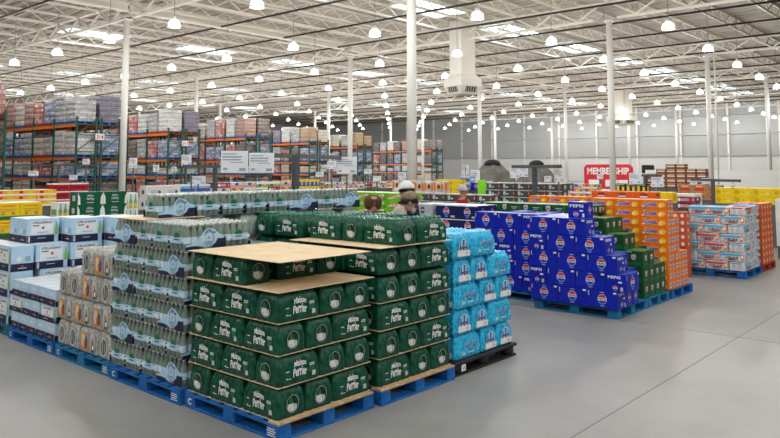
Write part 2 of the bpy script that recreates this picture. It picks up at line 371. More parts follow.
# green ginger ale cartons
GG = mat('ginger_green_card', (.012, .075, .022), .4, var=.25, scale=18)
shield = lambda u, v, s: [('poly', [(u-s, v+s), (u+s, v+s*1.25), (u+s*1.05, v-s*.1), (u+s*.4, v-s*1.1), (u-s*.5, v-s), (u-s*.95, v-s*.2)], GREYL), ('rect', u, v+.1*s, s*1.4, s*.4, RED), ('rect', u, v-.5*s, s*.8, s*.2, GREENL)]
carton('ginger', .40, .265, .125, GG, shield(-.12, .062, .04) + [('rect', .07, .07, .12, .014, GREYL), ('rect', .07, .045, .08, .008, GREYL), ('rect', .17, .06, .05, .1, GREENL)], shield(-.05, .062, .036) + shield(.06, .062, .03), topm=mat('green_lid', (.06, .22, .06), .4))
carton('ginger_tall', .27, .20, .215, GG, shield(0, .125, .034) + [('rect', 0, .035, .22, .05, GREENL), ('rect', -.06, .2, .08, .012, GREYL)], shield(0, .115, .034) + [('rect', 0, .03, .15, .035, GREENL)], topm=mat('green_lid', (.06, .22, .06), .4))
# orange soda cartons
OC = mat('orange_card', (.86, .19, .008), .42, var=.07)
OYL = mat('orange_fruit_print', (.95, .5, .03), .45)
CREAM = mat('fruit_slice_print', (.95, .68, .2), .45)
SBL = mat('script_blue', (.03, .07, .42), .4)
carton('orange', .41, .27, .132, OC, [('ell', .13, .055, .05, .04, OYL), ('ell', .105, .045, .03, .03, CREAM), ('text', 'Sunkist', -.045, .068, .2, .08, WHITE, 0, .2), ('text', 'Sunkist', -.042, .066, .19, .066, SBL, 0, .2), ('rect', -.16, .03, .04, .012, WHITE)],
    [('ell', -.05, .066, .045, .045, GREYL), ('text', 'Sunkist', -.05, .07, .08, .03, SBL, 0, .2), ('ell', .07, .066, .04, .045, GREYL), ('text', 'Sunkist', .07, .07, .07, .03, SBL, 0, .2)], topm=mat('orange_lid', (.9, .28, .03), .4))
carton('orange_red', .40, .26, .13, mat('red_orange_card', (.82, .12, .012), .42), [('arc', 0, .05, .08, .06, 0, 180, BROWN), ('rect', 0, .045, .14, .02, WHITE), ('ell', 0, .09, .03, .02, RED)], [('arc', 0, .05, .07, .06, 0, 180, BROWN)], topm=mat('orange_lid', (.9, .28, .03), .4))
carton('red_tall', .27, .2, .125, mat('coral_card', (.62, .11, .045), .45, var=.2, scale=14), [('ell', -.05, .06, .04, .03, CREAM), ('ell', .07, .06, .03, .035, WHITE)], [('ell', 0, .06, .04, .03, CREAM), ('rect', .05, .08, .04, .04, RED)])
# white multipacks of cans, blue and orange print
WC = mat('white_film', (.74, .75, .76), .3, var=.18, scale=20)
def can_pack(key, topcol, accent):
    L, W, H = .40, .265, .155
    lg = MB()
    for fm in (front(L, W), back(L, W)):
        draw(lg, fm, [('rect', -.02, .118, .37, .042, topcol), ('poly', [(-.13, .045), (-.115, .045), (-.085, .095), (-.1, .095)], RED), ('text', 'CELSIUS', .005, .062, .19, .044, NAVY), ('rect', .16, .085, .055, .1, accent), ('ell', .16, .085, .018, .03, WHITE), ('rect', .0, .03, .14, .012, RED)], .004)
    for fm in (right(L, W), left(L, W)):
        draw(lg, fm, [('ell', -.05, .08, .03, .05, GREYL), ('ell', .05, .08, .03, .05, GREYL), ('rect', 0, .132, .2, .02, topcol)], .004)
    PROD[key] = Spec('can_pack', film_mesh(L, W, H, WC, pitch=.066, amp=.005, secs=[(0, .012), (.012, .002), (.75*H, 0), (.9*H, .006), (.985*H, .02)]),
        [('print', lg.mesh('print'), (0,0,0), None), ('can_tops', caps_mesh(L, W, H, topcol, 6, 4, .024, .010), (0,0,.01), 'stuff')], 'can pack')
can_pack('cans_blue', mat('can_blue_top', (.10, .45, .75), .35), ORNG)
can_pack('cans_red', mat('can_red_top', (.6, .08, .09), .35), ORNG)
# background cartons
carton('yellow', .36, .26, .27, mat('yellow_card', (.86, .62, .012), .45, var=.06), [('rect', 0, .03, .358, .058, GREENL), ('rect', 0, .22, .22, .022, ORNG), ('rect', 0, .17, .26, .012, mat('amber_print', (.5, .22, .05))), ('rect', 0, .14, .22, .01, MATS['amber_print']), ('rect', -.08, .1, .05, .05, MATS['amber_print']), ('rect', .08, .1, .05, .05, MATS['amber_print'])],
    [('rect', 0, .16, .16, .2, GREYL), ('rect', 0, .05, .2, .06, ORNG)], topm=mat('yellow_lid', (.9, .85, .5), .4))
carton('bottle_window', .36, .26, .27, WHITE, [x for k in range(4) for x in (('poly', [(-.13+k*.085-.03, .01), (-.13+k*.085+.03, .01), (-.13+k*.085+.03, .12), (-.13+k*.085+.012, .18), (-.13+k*.085+.010, .25), (-.13+k*.085-.010, .25), (-.13+k*.085-.012, .18), (-.13+k*.085-.03, .12)], mat('bottle_print', (.2, .42, .2), .4)), ('rect', -.13+k*.085, .06, .06, .06, YEL))], [('rect', 0, .1, .2, .1, MATS['bottle_print'])])
carton('green_case', .42, .28, .2, mat('green_card', (.006, .10, .045), .45), [('poly', [(-.21, .0), (-.165, .0), (-.175, .12), (-.2, .17), (-.21, .2)], WHITE), ('poly', [(.21, .0), (.165, .0), (.175, .12), (.2, .17), (.21, .2)], WHITE), ('text', 'Maison', 0, .135, .11, .03, GREYL, .012), ('text', 'Perrier', 0, .085, .13, .04, GREYL, .012), ('rect', 0, .03, .12, .012, GREYL)], [('rect', 0, .1, .1, .09, GREYL)])
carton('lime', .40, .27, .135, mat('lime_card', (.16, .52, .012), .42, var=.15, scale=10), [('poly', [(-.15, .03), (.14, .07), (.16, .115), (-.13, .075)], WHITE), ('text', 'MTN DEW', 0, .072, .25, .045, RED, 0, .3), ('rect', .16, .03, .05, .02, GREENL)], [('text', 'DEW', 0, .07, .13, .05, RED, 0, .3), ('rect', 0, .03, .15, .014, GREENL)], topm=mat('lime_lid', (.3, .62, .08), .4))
carton('orange_tray', .40, .27, .11, mat('amber_card', (.86, .42, .02), .45), [('rect', 0, .022, .398, .042, mat('cream_card', (.85, .78, .6), .5)), ('ell', -.1, .07, .04, .03, RED), ('ell', .08, .07, .05, .03, YEL)], [('rect', 0, .022, .26, .042, MATS['cream_card'])], topm=mat('cream_card', (.85, .78, .6)))
carton('red_pack', .40, .27, .17, mat('red_film', (.42, .015, .03), .35, var=.3, scale=25), [('rect', 0, .08, .3, .05, mat('dark_red_print', (.2, .01, .02))), ('rect', 0, .155, .39, .025, WHITE)], [('rect', 0, .155, .26, .025, WHITE)], topm=WHITE)
carton('dark_cans', .40, .27, .16, mat('charcoal_film', (.07, .075, .075), .35, var=.5, scale=30), [('ell', -.1, .08, .04, .05, GREYL), ('ell', .06, .085, .045, .05, GREYD), ('ell', .15, .08, .02, .03, ORNG), ('rect', 0, .148, .38, .02, GREYL), ('rect', -.02, .06, .05, .03, WHITE)], [('ell', 0, .08, .05, .05, GREYL)], topm=GREYL)
carton('orange_white', .30, .25, .23, mat('tan_white_film', (.62, .55, .48), .4, var=.4, scale=16), [('rect', -.1, .11, .06, .2, ORNG), ('rect', .12, .09, .06, .18, ORNG), ('ell', .02, .1, .05, .06, BROWN), ('rect', .0, .2, .2, .025, WHITE)], [('rect', 0, .1, .1, .18, ORNG)])
carton('blue_pack', .40, .27, .2, mat('blue_bottle_film', (.25, .42, .62), .3, var=.5, scale=30), [('rect', 0, .08, .36, .06, mat('deep_blue_print', (.02, .1, .4))), ('rect', 0, .18, .38, .03, WHITE), ('ell', .1, .1, .03, .03, RED)], [('rect', 0, .1, .2, .05, WHITE)], topm=WHITE)
carton('yellow_blue_cans', .34, .26, .2, mat('can_blue_film', (.05, .1, .28), .35, var=.5, scale=30), [('rect', 0, .165, .338, .065, YEL), ('ell', -.08, .08, .035, .06, GREYL), ('ell', .08, .08, .035, .06, GREYL)], [('rect', 0, .165, .258, .065, YEL)], topm=YEL)
carton('fruit_tray', .40, .28, .13, mat('pink_cream_card', (.6, .35, .28), .5, var=.6, scale=25), [('rect', 0, .03, .39, .04, WHITE), ('ell', -.1, .09, .04, .03, RED), ('ell', .05, .085, .05, .035, YEL), ('ell', .15, .09, .03, .03, GREENL)], [('ell', 0, .08, .05, .03, RED)], topm=mat('mixed_lid', (.6, .5, .4), .5, var=.6, scale=30))
carton('fruit_tray_b', .40, .28, .13, mat('green_white_card', (.30, .36, .16), .5, var=.6, scale=25), [('rect', 0, .1, .39, .05, WHITE), ('ell', -.08, .05, .05, .03, GREENL), ('ell', .1, .06, .04, .035, YEL)], [('ell', 0, .08, .05, .03, GREENL)], topm=mat('mixed_lid_pale', (.7, .68, .6), .5, var=.5, scale=30))
carton('fruit_tray_c', .40, .28, .13, mat('dark_berry_card', (.16, .06, .07), .5, var=.7, scale=25), [('rect', .02, .07, .3, .06, mat('pink_print', (.7, .3, .33), .5)), ('ell', -.14, .07, .03, .04, WHITE), ('ell', .1, .07, .04, .04, RED)], [('ell', 0, .08, .05, .03, WHITE)], topm=mat('mixed_lid_red', (.45, .12, .1), .5, var=.6, scale=30))
carton('fruit_tray_d', .40, .28, .13, mat('pale_card', (.62, .6, .6), .5, var=.3, scale=25), [('rect', 0, .04, .38, .05, mat('pink_print', (.7, .3, .33), .5)), ('ell', 0, .09, .06, .03, mat('script_blue', (.03, .07, .42), .4)), ('ell', .14, .09, .03, .03, YEL)], [('rect', 0, .06, .1, .06, RED)], topm=MATS['mixed_lid_pale'])
carton('yellow_low', .45, .28, .20, mat('yellow_card2', (.84, .6, .015), .45, var=.1, scale=10), [('ell', -.12, .1, .06, .06, mat('mustard_print', (.6, .4, .02), .5)), ('ell', .02, .1, .02, .02, ORNG), ('rect', .13, .06, .08, .05, CREAM)], [('ell', 0, .1, .06, .06, MATS['mustard_print'])], topm=MATS['yellow_card2'])
carton('tan_box', .45, .32, .24, mat('kraft_card', (.42, .22, .10), .6, var=.25, scale=10), [('rect', 0, .1, .3, .09, RED), ('rect', 0, .2, .2, .03, CREAM)], [('rect', 0, .1, .2, .09, RED)])
carton('black_yellow', .30, .26, .26, mat('black_card', (.03, .03, .03), .45), [('rect', -.07, .13, .08, .14, YEL), ('rect', .08, .12, .07, .12, YEL), ('rect', 0, .23, .25, .02, GREYL)], [('rect', 0, .13, .1, .14, YEL)])
carton('brown_case', .50, .35, .25, mat('maroon_card', (.22, .07, .06), .55, var=.3, scale=8), [('rect', 0, .13, .4, .06, mat('cream_card', (.85, .78, .6))), ('rect', 0, .22, .4, .02, CREAM)], [('rect', 0, .13, .25, .06, MATS['cream_card'])])
carton('white_case', .40, .28, .25, mat('white_box_card', (.72, .72, .7), .5), [('rect', 0, .12, .2, .08, GREYL), ('ell', .1, .12, .03, .03, GREYD)], [('ell', 0, .12, .05, .05, GREYD)])

# ------------------------------------------------------------------ view helpers (only to leave out what stands wholly outside the view)
FX, FY, RX, RY = math.cos(YAW), math.sin(YAW), math.sin(YAW), -math.cos(YAW)
def bearing(x, y):
    d = x*FX + y*FY; return d, (390 + 714*(x*RX + y*RY)/d if d > .1 else -9999)
def seen(x, y, pad=80, far=112):
    d, u = bearing(x, y); return d > 1 and d < far and -pad < u < 780 + pad
def along_y(u, X):      # y of the point on the plane x = X that lies on the bearing u
    t = (u-390)/714; return X*(RX - t*FX)/(t*FY - RY)
def along_x(u, Y):
    t = (u-390)/714; return Y*(t*FY - RY)/(RX - t*FX)

# ------------------------------------------------------------------ the hall
def floor_material():
    m = bpy.data.materials.new('polished_concrete'); m.use_nodes = True; nt = m.node_tree; b = nt.nodes['Principled BSDF']
    tc = nt.nodes.new('ShaderNodeTexCoord')
    def noise(sc, det):
        n = nt.nodes.new('ShaderNodeTexNoise'); n.inputs['Scale'].default_value = sc; n.inputs['Detail'].default_value = det; nt.links.new(tc.outputs['Object'], n.inputs['Vector']); return n
    n1, n2, n3 = noise(.35, 6), noise(3.0, 8), noise(40, 3)
    mx = nt.nodes.new('ShaderNodeMath'); mx.operation = 'ADD'; nt.links.new(n1.outputs['Fac'], mx.inputs[0])
    m2 = nt.nodes.new('ShaderNodeMath'); m2.operation = 'MULTIPLY'; m2.inputs[1].default_value = .5; nt.links.new(n2.outputs['Fac'], m2.inputs[0]); nt.links.new(m2.outputs[0], mx.inputs[1])
    m3 = nt.nodes.new('ShaderNodeMath'); m3.operation = 'MULTIPLY_ADD'; m3.inputs[1].default_value = .25; nt.links.new(n3.outputs['Fac'], m3.inputs[0]); nt.links.new(mx.outputs[0], m3.inputs[2])
    r = nt.nodes.new('ShaderNodeValToRGB'); r.color_ramp.elements[0].position = .55; r.color_ramp.elements[1].position = 1.15
    r.color_ramp.elements[0].color = (.215, .21, .198, 1); r.color_ramp.elements[1].color = (.345, .337, .318, 1)
    nt.links.new(m3.outputs[0], r.inputs['Fac']); nt.links.new(r.outputs['Color'], b.inputs['Base Color'])
    rr = nt.nodes.new('ShaderNodeMapRange'); rr.inputs['To Min'].default_value = .28; rr.inputs['To Max'].default_value = .5
    nt.links.new(n2.outputs['Fac'], rr.inputs['Value']); nt.links.new(rr.outputs[0], b.inputs['Roughness'])
    return m
X0, X1, Y0, Y1, ROOF = -24.0, 98.0, -24.0, 106.0, 10.3
fl = MB(); fm_ = floor_material(); fl.box(X0, Y0, -.2, X1, Y1, 0, fm_)
floor = tag(link('floor', fl.mesh('floor')), kind='structure')
JM = mat('floor_joint_dark', (.165, .163, .158), .6)
for k, (a, b) in enumerate([((X0, 2.55), (60, 2.55)), ((X0, -4), (40, -4)), ((9.0, Y0), (9.0, 60)), ((20.0, Y0), (20.0, 60)), ((X0, 14), (60, 14))]):
    j = MB(); j.box(min(a[0], b[0])-.004, min(a[1], b[1])-.004, .0, max(a[0], b[0])+.004, max(a[1], b[1])+.004, .0012, JM); link('saw_cut_joint', j.mesh('saw_cut_joint'), floor)

DECK = mat('roof_deck_paint', (.46, .41, .345), .6, var=.05, scale=.4)
STEEL = mat('painted_steel_cream', (.70, .65, .57), .5)
STEELW = mat('painted_steel_white', (.74, .73, .69), .4)
# corrugated deck: real ribs along Y
ce = MB(); nrib = int((X1-X0)/.6); pts = []
for k in range(nrib):
    x = X0 + k*.6; pts += [(x, ROOF), (x+.36, ROOF), (x+.42, ROOF+.09), (x+.54, ROOF+.09)]
pts.append((X1, ROOF))
vs = [(x, Y0, z) for x, z in pts] + [(x, Y1, z) for x, z in pts]; n = len(pts)
ce.add(vs, [(k+1, k, n+k, n+k+1) for k in range(n-1)], DECK)
ce.box(X0, Y0, ROOF+.1, X1, Y1, ROOF+.25, DECK)
ceiling = tag(link('ceiling', ce.mesh('ceiling')), kind='structure')
WALL = mat('wall_panel_white', (.40, .41, .41), .6, var=.04, scale=.3)
def wall(name, x0, y0, x1, y1, h=ROOF+.25, m=WALL):
    mb = MB(); mb.box(x0, y0, 0, x1, y1, h, m); return tag(link(name, mb.mesh(name)), kind='structure')
wf = wall('wall_far', X1, Y0, X1+.3, Y1); wall('wall_left', X0, Y1, X1, Y1+.3); wall('wall_right', X0, Y0-.3, X1, Y0); wall('wall_back', X0-.3, Y0, X0, Y1)
for k in range(1, 14):      # panel ribs and girts on the far wall
    mb = MB(); y = 10 + k*6.0; mb.box(X1-.25, y-.12, 0, X1, y+.12, ROOF, STEELW); link('wall_post', mb.mesh('wall_post'), wf)
for z in (3.6, 6.4, 8.6):
    mb = MB(); mb.box(X1-.3, Y0, z-.1, X1-.02, Y1, z+.1, mat('girt_grey', (.42, .43, .43), .6)); link('wall_girt', mb.mesh('wall_girt'), wf)
mb = MB(); mb.box(X1-.08, Y0, 0, X1, Y1, 3.4, mat('wall_panel_lower', (.62, .62, .61), .6)); link('lower_wall_panel', mb.mesh('lower_wall_panel'), wf)
# low white partition in front of the far wall
mb = MB(); mb.box(54.0, 2, 0, 54.3, 21.5, 1.8, mat('partition_white', (.8, .8, .78), .5)); tag(link('wall_partition', mb.mesh('wall_partition')), kind='structure')

COLX = [17.25, 32.7, 47.4, 61.8, 76.4, 91.0]; COLY = [14.75, 32.15, 49.5, 67.0, 84.5]
mb = MB(); mb.lathe([(.155, 0), (.155, 9.1)], STEELW, 14); mb.box(-.2, -.2, 9.08, .2, .2, 9.14, STEELW); mb.box(-.22, -.22, 0, .22, .22, .03, STEELW); colm = mb.mesh('column')
for y in COLY:
    for x in ([17.85, 33.05, 47.7, 62.0] if y < 20 else COLX):
        if seen(x, y, 20): tag(link('column', colm, None, (x, y, 0)), kind='structure')
# girders along Y over the columns, joists along X between them
def truss(L, top, bot, panels, cw, ww, m):
    mb = MB(); mb.box(-L/2, -cw, top-.1, L/2, cw, top, m); mb.box(-L/2+.6, -cw, bot, L/2-.6, cw, bot+.1, m)
    xs = [(-L/2+.3 + (L-.6)*k/panels) for k in range(panels+1)]
    for k in range(panels):
        a, b = (top-.1, bot+.1) if k % 2 == 0 else (bot+.1, top-.1)
        mb.bar((xs[k], 0, a), (xs[k+1], 0, b), ww, ww, m)
    return mb
gird = truss(17.4, 10.0, 9.12, 14, .1, .08, STEEL).mesh('girder'); joist = truss(14.6, 10.28, 9.62, 18, .05, .045, STEEL).mesh('joist')
for x in [2.5] + COLX:
    for k, y in enumerate([-2.65] + COLY):
        if seen(x, y+8.7, 300, 105) or seen(x, y, 300, 105): link('girder', gird, ceiling, (x, y+8.7, 0), math.pi/2)
for i, x in enumerate([2.5] + COLX[:-1]):
    xc = x + 7.4
    y = 4.0
    while y < 92:
        if any(seen(xc+t, y, 120, 75) for t in (-7, 0, 7)): link('joist', joist, ceiling, (xc, y, 0))
        y += 2.48
hb = MB(); hb.box(-7.3, -.16, 9.5, 7.3, .16, 9.58, STEEL); hb.box(-7.3, -.04, 9.58, 7.3, .04, 9.95, STEEL); hb.box(-7.3, -.16, 9.95, 7.3, .16, 10.03, STEEL); hbm = hb.mesh('tie_beam')
for x in [2.5] + COLX[:3]: link('tie_beam', hbm, ceiling, (x+7.45, 32.15, 0))
PIPE = mat('sprinkler_pipe_black', (.035, .03, .03), .5)
x = 5.0
while x < 92:
    ya, yb = max(4, along_y(840, x)), min(100, along_y(-60, x))
    if yb > ya:
        mb = MB(); mb.tube((0, ya, 9.56), (0, yb, 9.56), .05, PIPE, 6); link('sprinkler_pipe', mb.mesh('sprinkler_pipe'), ceiling, (x, 0, 0))
    x += 4.4
# skylights
SKYM = mat('skylight_glow', (.70, .87, 1.0), .4, emit=SKY_E); SKF = mat('skylight_frame', (.72, .72, .70), .5)
n = 0
pan = MB(); pan.box(-.62, -.95, 0, .62, .95, .02, SKYM); panm = pan.mesh('pane')
fr = MB()
for x in (-1.98, -.66, .66, 1.98): fr.box(x-.035, -1.02, -.05, x+.035, 1.02, .06, SKF)
for y in (-1.02, -.33, .33, 1.02): fr.box(-2.0, y-.03, -.05, 2.0, y+.03, .06, SKF)
frm = fr.mesh('frame')
for Ys in (22.6, 42.4, 62.0, 80.0, 5.0, -8.0):
    for k in range(12):
        xs = -3.6 + k*8.1
        if not (seen(xs, Ys, 60) or (Ys < 30 and xs < 25)): continue
        n += 1; o = tag(link('window_%d' % n, None, None, (xs, Ys, 10.2)), kind='structure')
        link('frame', frm, o)
        for t in (-1.32, 0, 1.32): link('pane', panm, o, (t, 0, .02))

# ------------------------------------------------------------------ high-bay lamps
LSH = mat('lamp_acrylic', (1, .97, .92), .3, emit=1.0); LCAP = mat('lamp_housing', (.7, .68, .64), .4); LST = mat('lamp_hook_grey', (.25, .24, .23), .5)
def lamp_protos():
    a = MB(); a.lathe([(.245, 0), (.25, .06), (.225, .18), (.15, .27), (.09, .30)], LSH, 16, smooth=True)
    b = MB(); b.lathe([(.09, .295), (.085, .40), (.05, .44)], LCAP, 10)
    c = MB(); c.tube((0, 0, .43), (0, 0, 2.84), .014, LST, 5)
    d = MB(); d.lathe([(.253, .0), (.262, .012), (.262, .05), (.253, .062)], mat('lamp_rim', (.8, .78, .74), .3), 16, cap=False)
    return a.mesh('shade'), b.mesh('housing'), c.mesh('hook_rod'), d.mesh('rim')
l_sh, l_ho, l_ro, l_ri = lamp_protos()
ORD = ['first', 'second', 'third', 'fourth', 'fifth', 'sixth', 'seventh', 'eighth', 'ninth', 'tenth', 'eleventh', 'twelfth', 'thirteenth', 'fourteenth', 'fifteenth', 'sixteenth', 'seventeenth', 'eighteenth', 'nineteenth', 'twentieth']
def lamp(x, y, label):
    o = link('high_bay_lamp', None, None, (x, y, 7.5)); tag(o, label, 'lamp', 'high-bay lamps under the roof')
    link('shade', l_sh, o); link('housing', l_ho, o); link('hook_rod', l_ro, o); link('rim', l_ri, o)
    ld = bpy.data.lights.get('high_bay_bulb')
    if not ld:
        ld = bpy.data.lights.new('high_bay_bulb', 'POINT'); ld.energy = LAMP_W; ld.shadow_soft_size = .22; ld.color = (1, .98, .95)
    link('bulb', ld, o, (0, 0, -.26))
for i in range(-3, 15):
    xs = 2.0 + i*6.65; row = 0
    for j in range(-3, 18):
        ys = -1.2 + j*5.2 + (xs-15.3)*.082
        near = math.hypot(xs-4, ys-3) < 20
        if seen(xs, ys, 40, 108) or near:
            d, u = bearing(xs, ys)
            vis = d > 3 and -10 < u < 790 and 168 - 5.9*714/d > -10
            lamp(xs, ys, 'white bell-shaped lamp, %s from the front in the %s line of lamps from the left' % (ORD[row], ORD[max(0, min(i, 19))]) if vis else 'white bell-shaped lamp hanging overhead beyond the top edge of the view')
            row += 1 if vis else 0

# ------------------------------------------------------------------ pallets
PBL = mat('pallet_blue_paint', (.012, .13, .42), .55, var=.3, scale=9); PTL = mat('pallet_light_blue_paint', (.015, .17, .36), .55, var=.3, scale=9)
PWD = mat('pallet_raw_wood', (.52, .36, .21), .7, var=.25, scale=14); PRD = mat('pallet_red_paint', (.36, .045, .03), .6, var=.25, scale=9)
PBK = mat('pallet_black_plastic', (.018, .018, .02), .5)
def pallet(x, y, label, m=PBL, top=None, lx=1.0, ly=1.18, letter=None, rz=0, frontm=None, cat='pallet', group='pallets on the shop floor'):
    """block pallet, near left corner of its footprint at x, y"""
    o = link('pallet', None, None, (x+lx/2, y+ly/2, 0), rz); tag(o, label, cat, group)
    bw = .1
    blk = {}
    for i, bx in enumerate((-lx/2+.06, 0, lx/2-.06)):
        for j, by in enumerate((-ly/2+.07, 0, ly/2-.07)):
            b = MB(); b.bbox(-.06, -.07, .02, .06, .07, .098, m, .004); c = link('block', b.mesh('block') if 'b' not in blk else blk['b'], o, (bx, by, 0)); blk['b'] = c.data
    rb = MB(); rb.bbox(-.055, -ly/2, 0, .055, ly/2, .02, m, .003); rbm = rb.mesh('bottom_board')
    for bx in (-lx/2+.06, 0, lx/2-.06): link('bottom_board', rbm, o, (bx, 0, 0))
    rs = MB(); rs.bbox(-lx/2+.116, -.05, 0, -.056, .05, .018, m, .003); rsm = rs.mesh('bottom_board')
    for by in (-ly/2+.05, ly/2-.05):
        link('bottom_board', rsm, o, (0, by, 0)); link('bottom_board', rsm, o, (lx/2-.06, by, 0))
    sb = MB(); sb.bbox(-.055, -ly/2, .098, .055, ly/2, .114, m, .003); sbm = sb.mesh('stringer_board')
    for bx in (-lx/2+.055, 0, lx/2-.055): link('stringer_board', sbm, o, (bx, 0, 0))
    db = MB(); db.bbox(-lx/2, -.06, .114, lx/2, .06, .132, top or m, .003); dbm = db.mesh('deck_board')
    fbm = dbm
    if frontm: fbm = dbm.copy(); fbm.materials[0] = frontm
    for k in range(7): link('deck_board', fbm if k == 0 else dbm, o, (0, -ly/2+.06 + k*(ly-.12)/6, 0))
    if letter:
        pr = MB(); f = left(lx, ly)
        draw(pr, f, [('text', 'C', -ly/2+.075, .06, .05, .05, WHITE)] + [('rect', ly/2-.08, .035+k*.016, .1-.02*(k % 2), .007, WHITE) for k in range(4)], .002)
        link('stencil_print', pr.mesh('stencil_print'), o)
    return o
CARD = mat('slip_sheet_card', (.74, .57, .36), .7, var=.1, scale=6)
def sheet(x0, y0, x1, y1, z, label, sag=0):
    mb = MB(); nx, ny = 8, 8; t = .004; vs = []
    for top in (0, t):
        for i in range(nx+1):
            for j in range(ny+1):
                a, b = i/nx, j/ny; vs.append((x0+(x1-x0)*a, y0+(y1-y0)*b, top - sag*((1-b)**3)*(.4+.6*(2*a-1)**2)))
    m1 = (nx+1)*(ny+1); fs = []
    for i in range(nx):
        for j in range(ny):
            q = (i*(ny+1)+j, (i+1)*(ny+1)+j, (i+1)*(ny+1)+j+1, i*(ny+1)+j+1); fs.append(tuple(m1+k for k in q)); fs.append(q[::-1])
    for i in range(nx):
        a, b = i*(ny+1), (i+1)*(ny+1); fs.append((a, b, m1+b, m1+a)); a += ny; b += ny; fs.append((b, a, m1+a, m1+b))
    for j in range(ny):
        a, b = j, j+1; fs.append((b, a, m1+a, m1+b)); a += nx*(ny+1); b += nx*(ny+1); fs.append((a, b, m1+b, m1+a))
    mb.add(vs, fs, CARD); o = link('slip_sheet', mb.mesh('slip_sheet'), None, (0, 0, z)); return tag(o, label, 'cardboard sheet', 'cardboard sheets between the layers')
LAY = ['bottom', 'second', 'third', 'fourth', 'fifth', 'sixth', 'seventh']
HP = math.pi/2
PT = .133       # top of a pallet deck

# ------------------------------------------------------------------ green packs: three pallets
def green_layer(x0, y0, z, kind, label, group, lay, top=False, flip=False, skip=()):
    """kind 'a': near corner pack lies along Y; 'b' is the same layer turned half round"""
    P_ = .283; Q = .424; W_, D_ = 2*P_+Q, P_+2*Q
    lst = [('at the near corner', P_/2, Q/2, HP), ('middle of the left side', P_/2, Q*1.5, HP), ('far end of the left side', Q/2, 2*Q+P_/2, 0),
           ('middle of the right side', P_*1.5, Q/2, HP), ('far end of the right side', 2*P_+Q/2, P_/2, 0), ('in the middle', P_*1.5, Q*1.5, HP),
           ('inside, behind the right end', 2*P_+Q/2, P_*1.5, 0), ('inside, towards the back', 2*P_+Q/2, P_*2.5, 0), ('at the back corner', Q*1.5, 2*Q+P_/2, 0)]
    if kind == 'b':
        lst = [('at the near corner', Q/2, P_/2, 0), ('middle of the left side', P_/2, P_+Q/2, HP), ('far end of the left side', P_/2, P_+Q*1.5, HP), ('middle of the right side', Q+P_/2, Q/2, HP), ('far end of the right side', Q+P_*1.5, Q/2, HP),
               ('inside, behind the middle', Q+P_/2, Q*1.5, HP), ('right side, second row', Q+P_*1.5, Q*1.5, HP), ('at the back', Q+.05, 2*Q+P_/2, 0)]
    for i, (desc, x, y, r) in enumerate(lst):
        put('green_top' if top else 'green', x0+x+R_.uniform(-.003, .003), y0+y+R_.uniform(-.003, .003), z, r+R_.uniform(-.008, .008), 'green bottle pack, %s layer of %s, %s' % (LAY[lay], label, desc), group)
GL = .228
gx, gy = 3.43, 4.09
pallet(3.42, 4.06, 'blue wooden pallet with a bare wood edge under the nearest green stack', PBL, None, 1.0, 1.19, True, frontm=PWD)
for k, kd in enumerate('abab'):
    green_layer(gx, gy, PT+.006+k*GL, kd, 'the nearest green stack', 'green packs on the nearest pallet', k)
    if k: sheet(gx+.002, gy+.002, gx+.988, gy+1.14, PT+.0005+k*GL, 'thin cardboard sheet under the %s layer of the nearest green stack' % LAY[k])
sheet(gx+.004, gy+.004, gx+.985, gy+1.13, PT+.0005, 'thin cardboard sheet on the pallet of the nearest green stack')
z5 = PT+.006+4*GL
sheet(gx-.025, gy-.025, gx+1.0, gy+1.15, z5-.0055, 'bare cardboard sheet half uncovered on the nearest green stack')
for dsc, x, y, r in [('long side on the left', .1415, .63, HP), ('far end of the left side', .212, .99, 0), ('set back in the shade', .565, .56, 0), ('set back by the right edge', .925, .63, HP), ('hidden at the back', .64, .99, 0)]:
    put('green', gx+x, gy+y, z5, r, 'green bottle pack, top layer of the nearest green stack, ' + dsc, 'green packs on the nearest pallet')
sheet(gx-.035, gy-.05, gx+.93, gy+1.13, z5+.214, 'tan cardboard sheet lying on top of the nearest green stack', .0)

g2x, g2y = 4.50, 4.07
pallet(4.48, 4.03, 'blue wooden pallet with a pale top edge under the taller green stack', PBL, None, 1.02, 1.2, frontm=PWD)
sheet(g2x+.004, g2y+.004, g2x+.985, g2y+1.13, PT+.0005, 'thin cardboard sheet on the pallet of the taller green stack')
for k, kd in enumerate('babaa'):
    green_layer(g2x, g2y, PT+.006+k*GL, kd, 'the taller green stack', 'green packs on the second pallet', k)
    if k in (1, 2, 3): sheet(g2x+.002, g2y+.002, g2x+.988, g2y+1.14, PT+.0005+k*GL, 'thin cardboard sheet under the %s layer of the taller green stack' % LAY[k])
z6 = PT+.006+5*GL
sheet(g2x-.01, g2y-.015, g2x+1.0, g2y+1.14, z6-.0055, 'bare cardboard sheet under the top layer of the taller green stack')
for dsc, x, y, r in [('at the near corner', .37, .212, HP), ('far end of the right side', .745, .1415, 0), ('end window facing left', .45, .57, 0), ('far end of the left side', .37, .93, HP), ('in the middle', .82, .63, HP), ('at the back', .72, 1.0, 0)]:
    put('green_top', g2x+x, g2y+y, z6, r, 'green bottle pack, top layer of the taller green stack, ' + dsc, 'green packs on the second pallet')
pallet(4.66, 5.28, 'blue pallet hidden under the green packs behind the front stacks', PBL, None, 1.0, .78)
for k in range(6):
    for dsc, x, y, r in [('long side facing left', 4.70+.1415, 5.28+.212, HP), ('end window facing left', 4.70+.212, 5.74+.1415, 0), ('behind the left one', 5.13, 5.28+.212, HP)]:
        put('green_top' if k == 5 else 'green', x, y, PT+k*GL, r, 'green bottle pack, %s layer of the rear green stack, %s' % (LAY[k], dsc), 'green packs on the rear pallet')

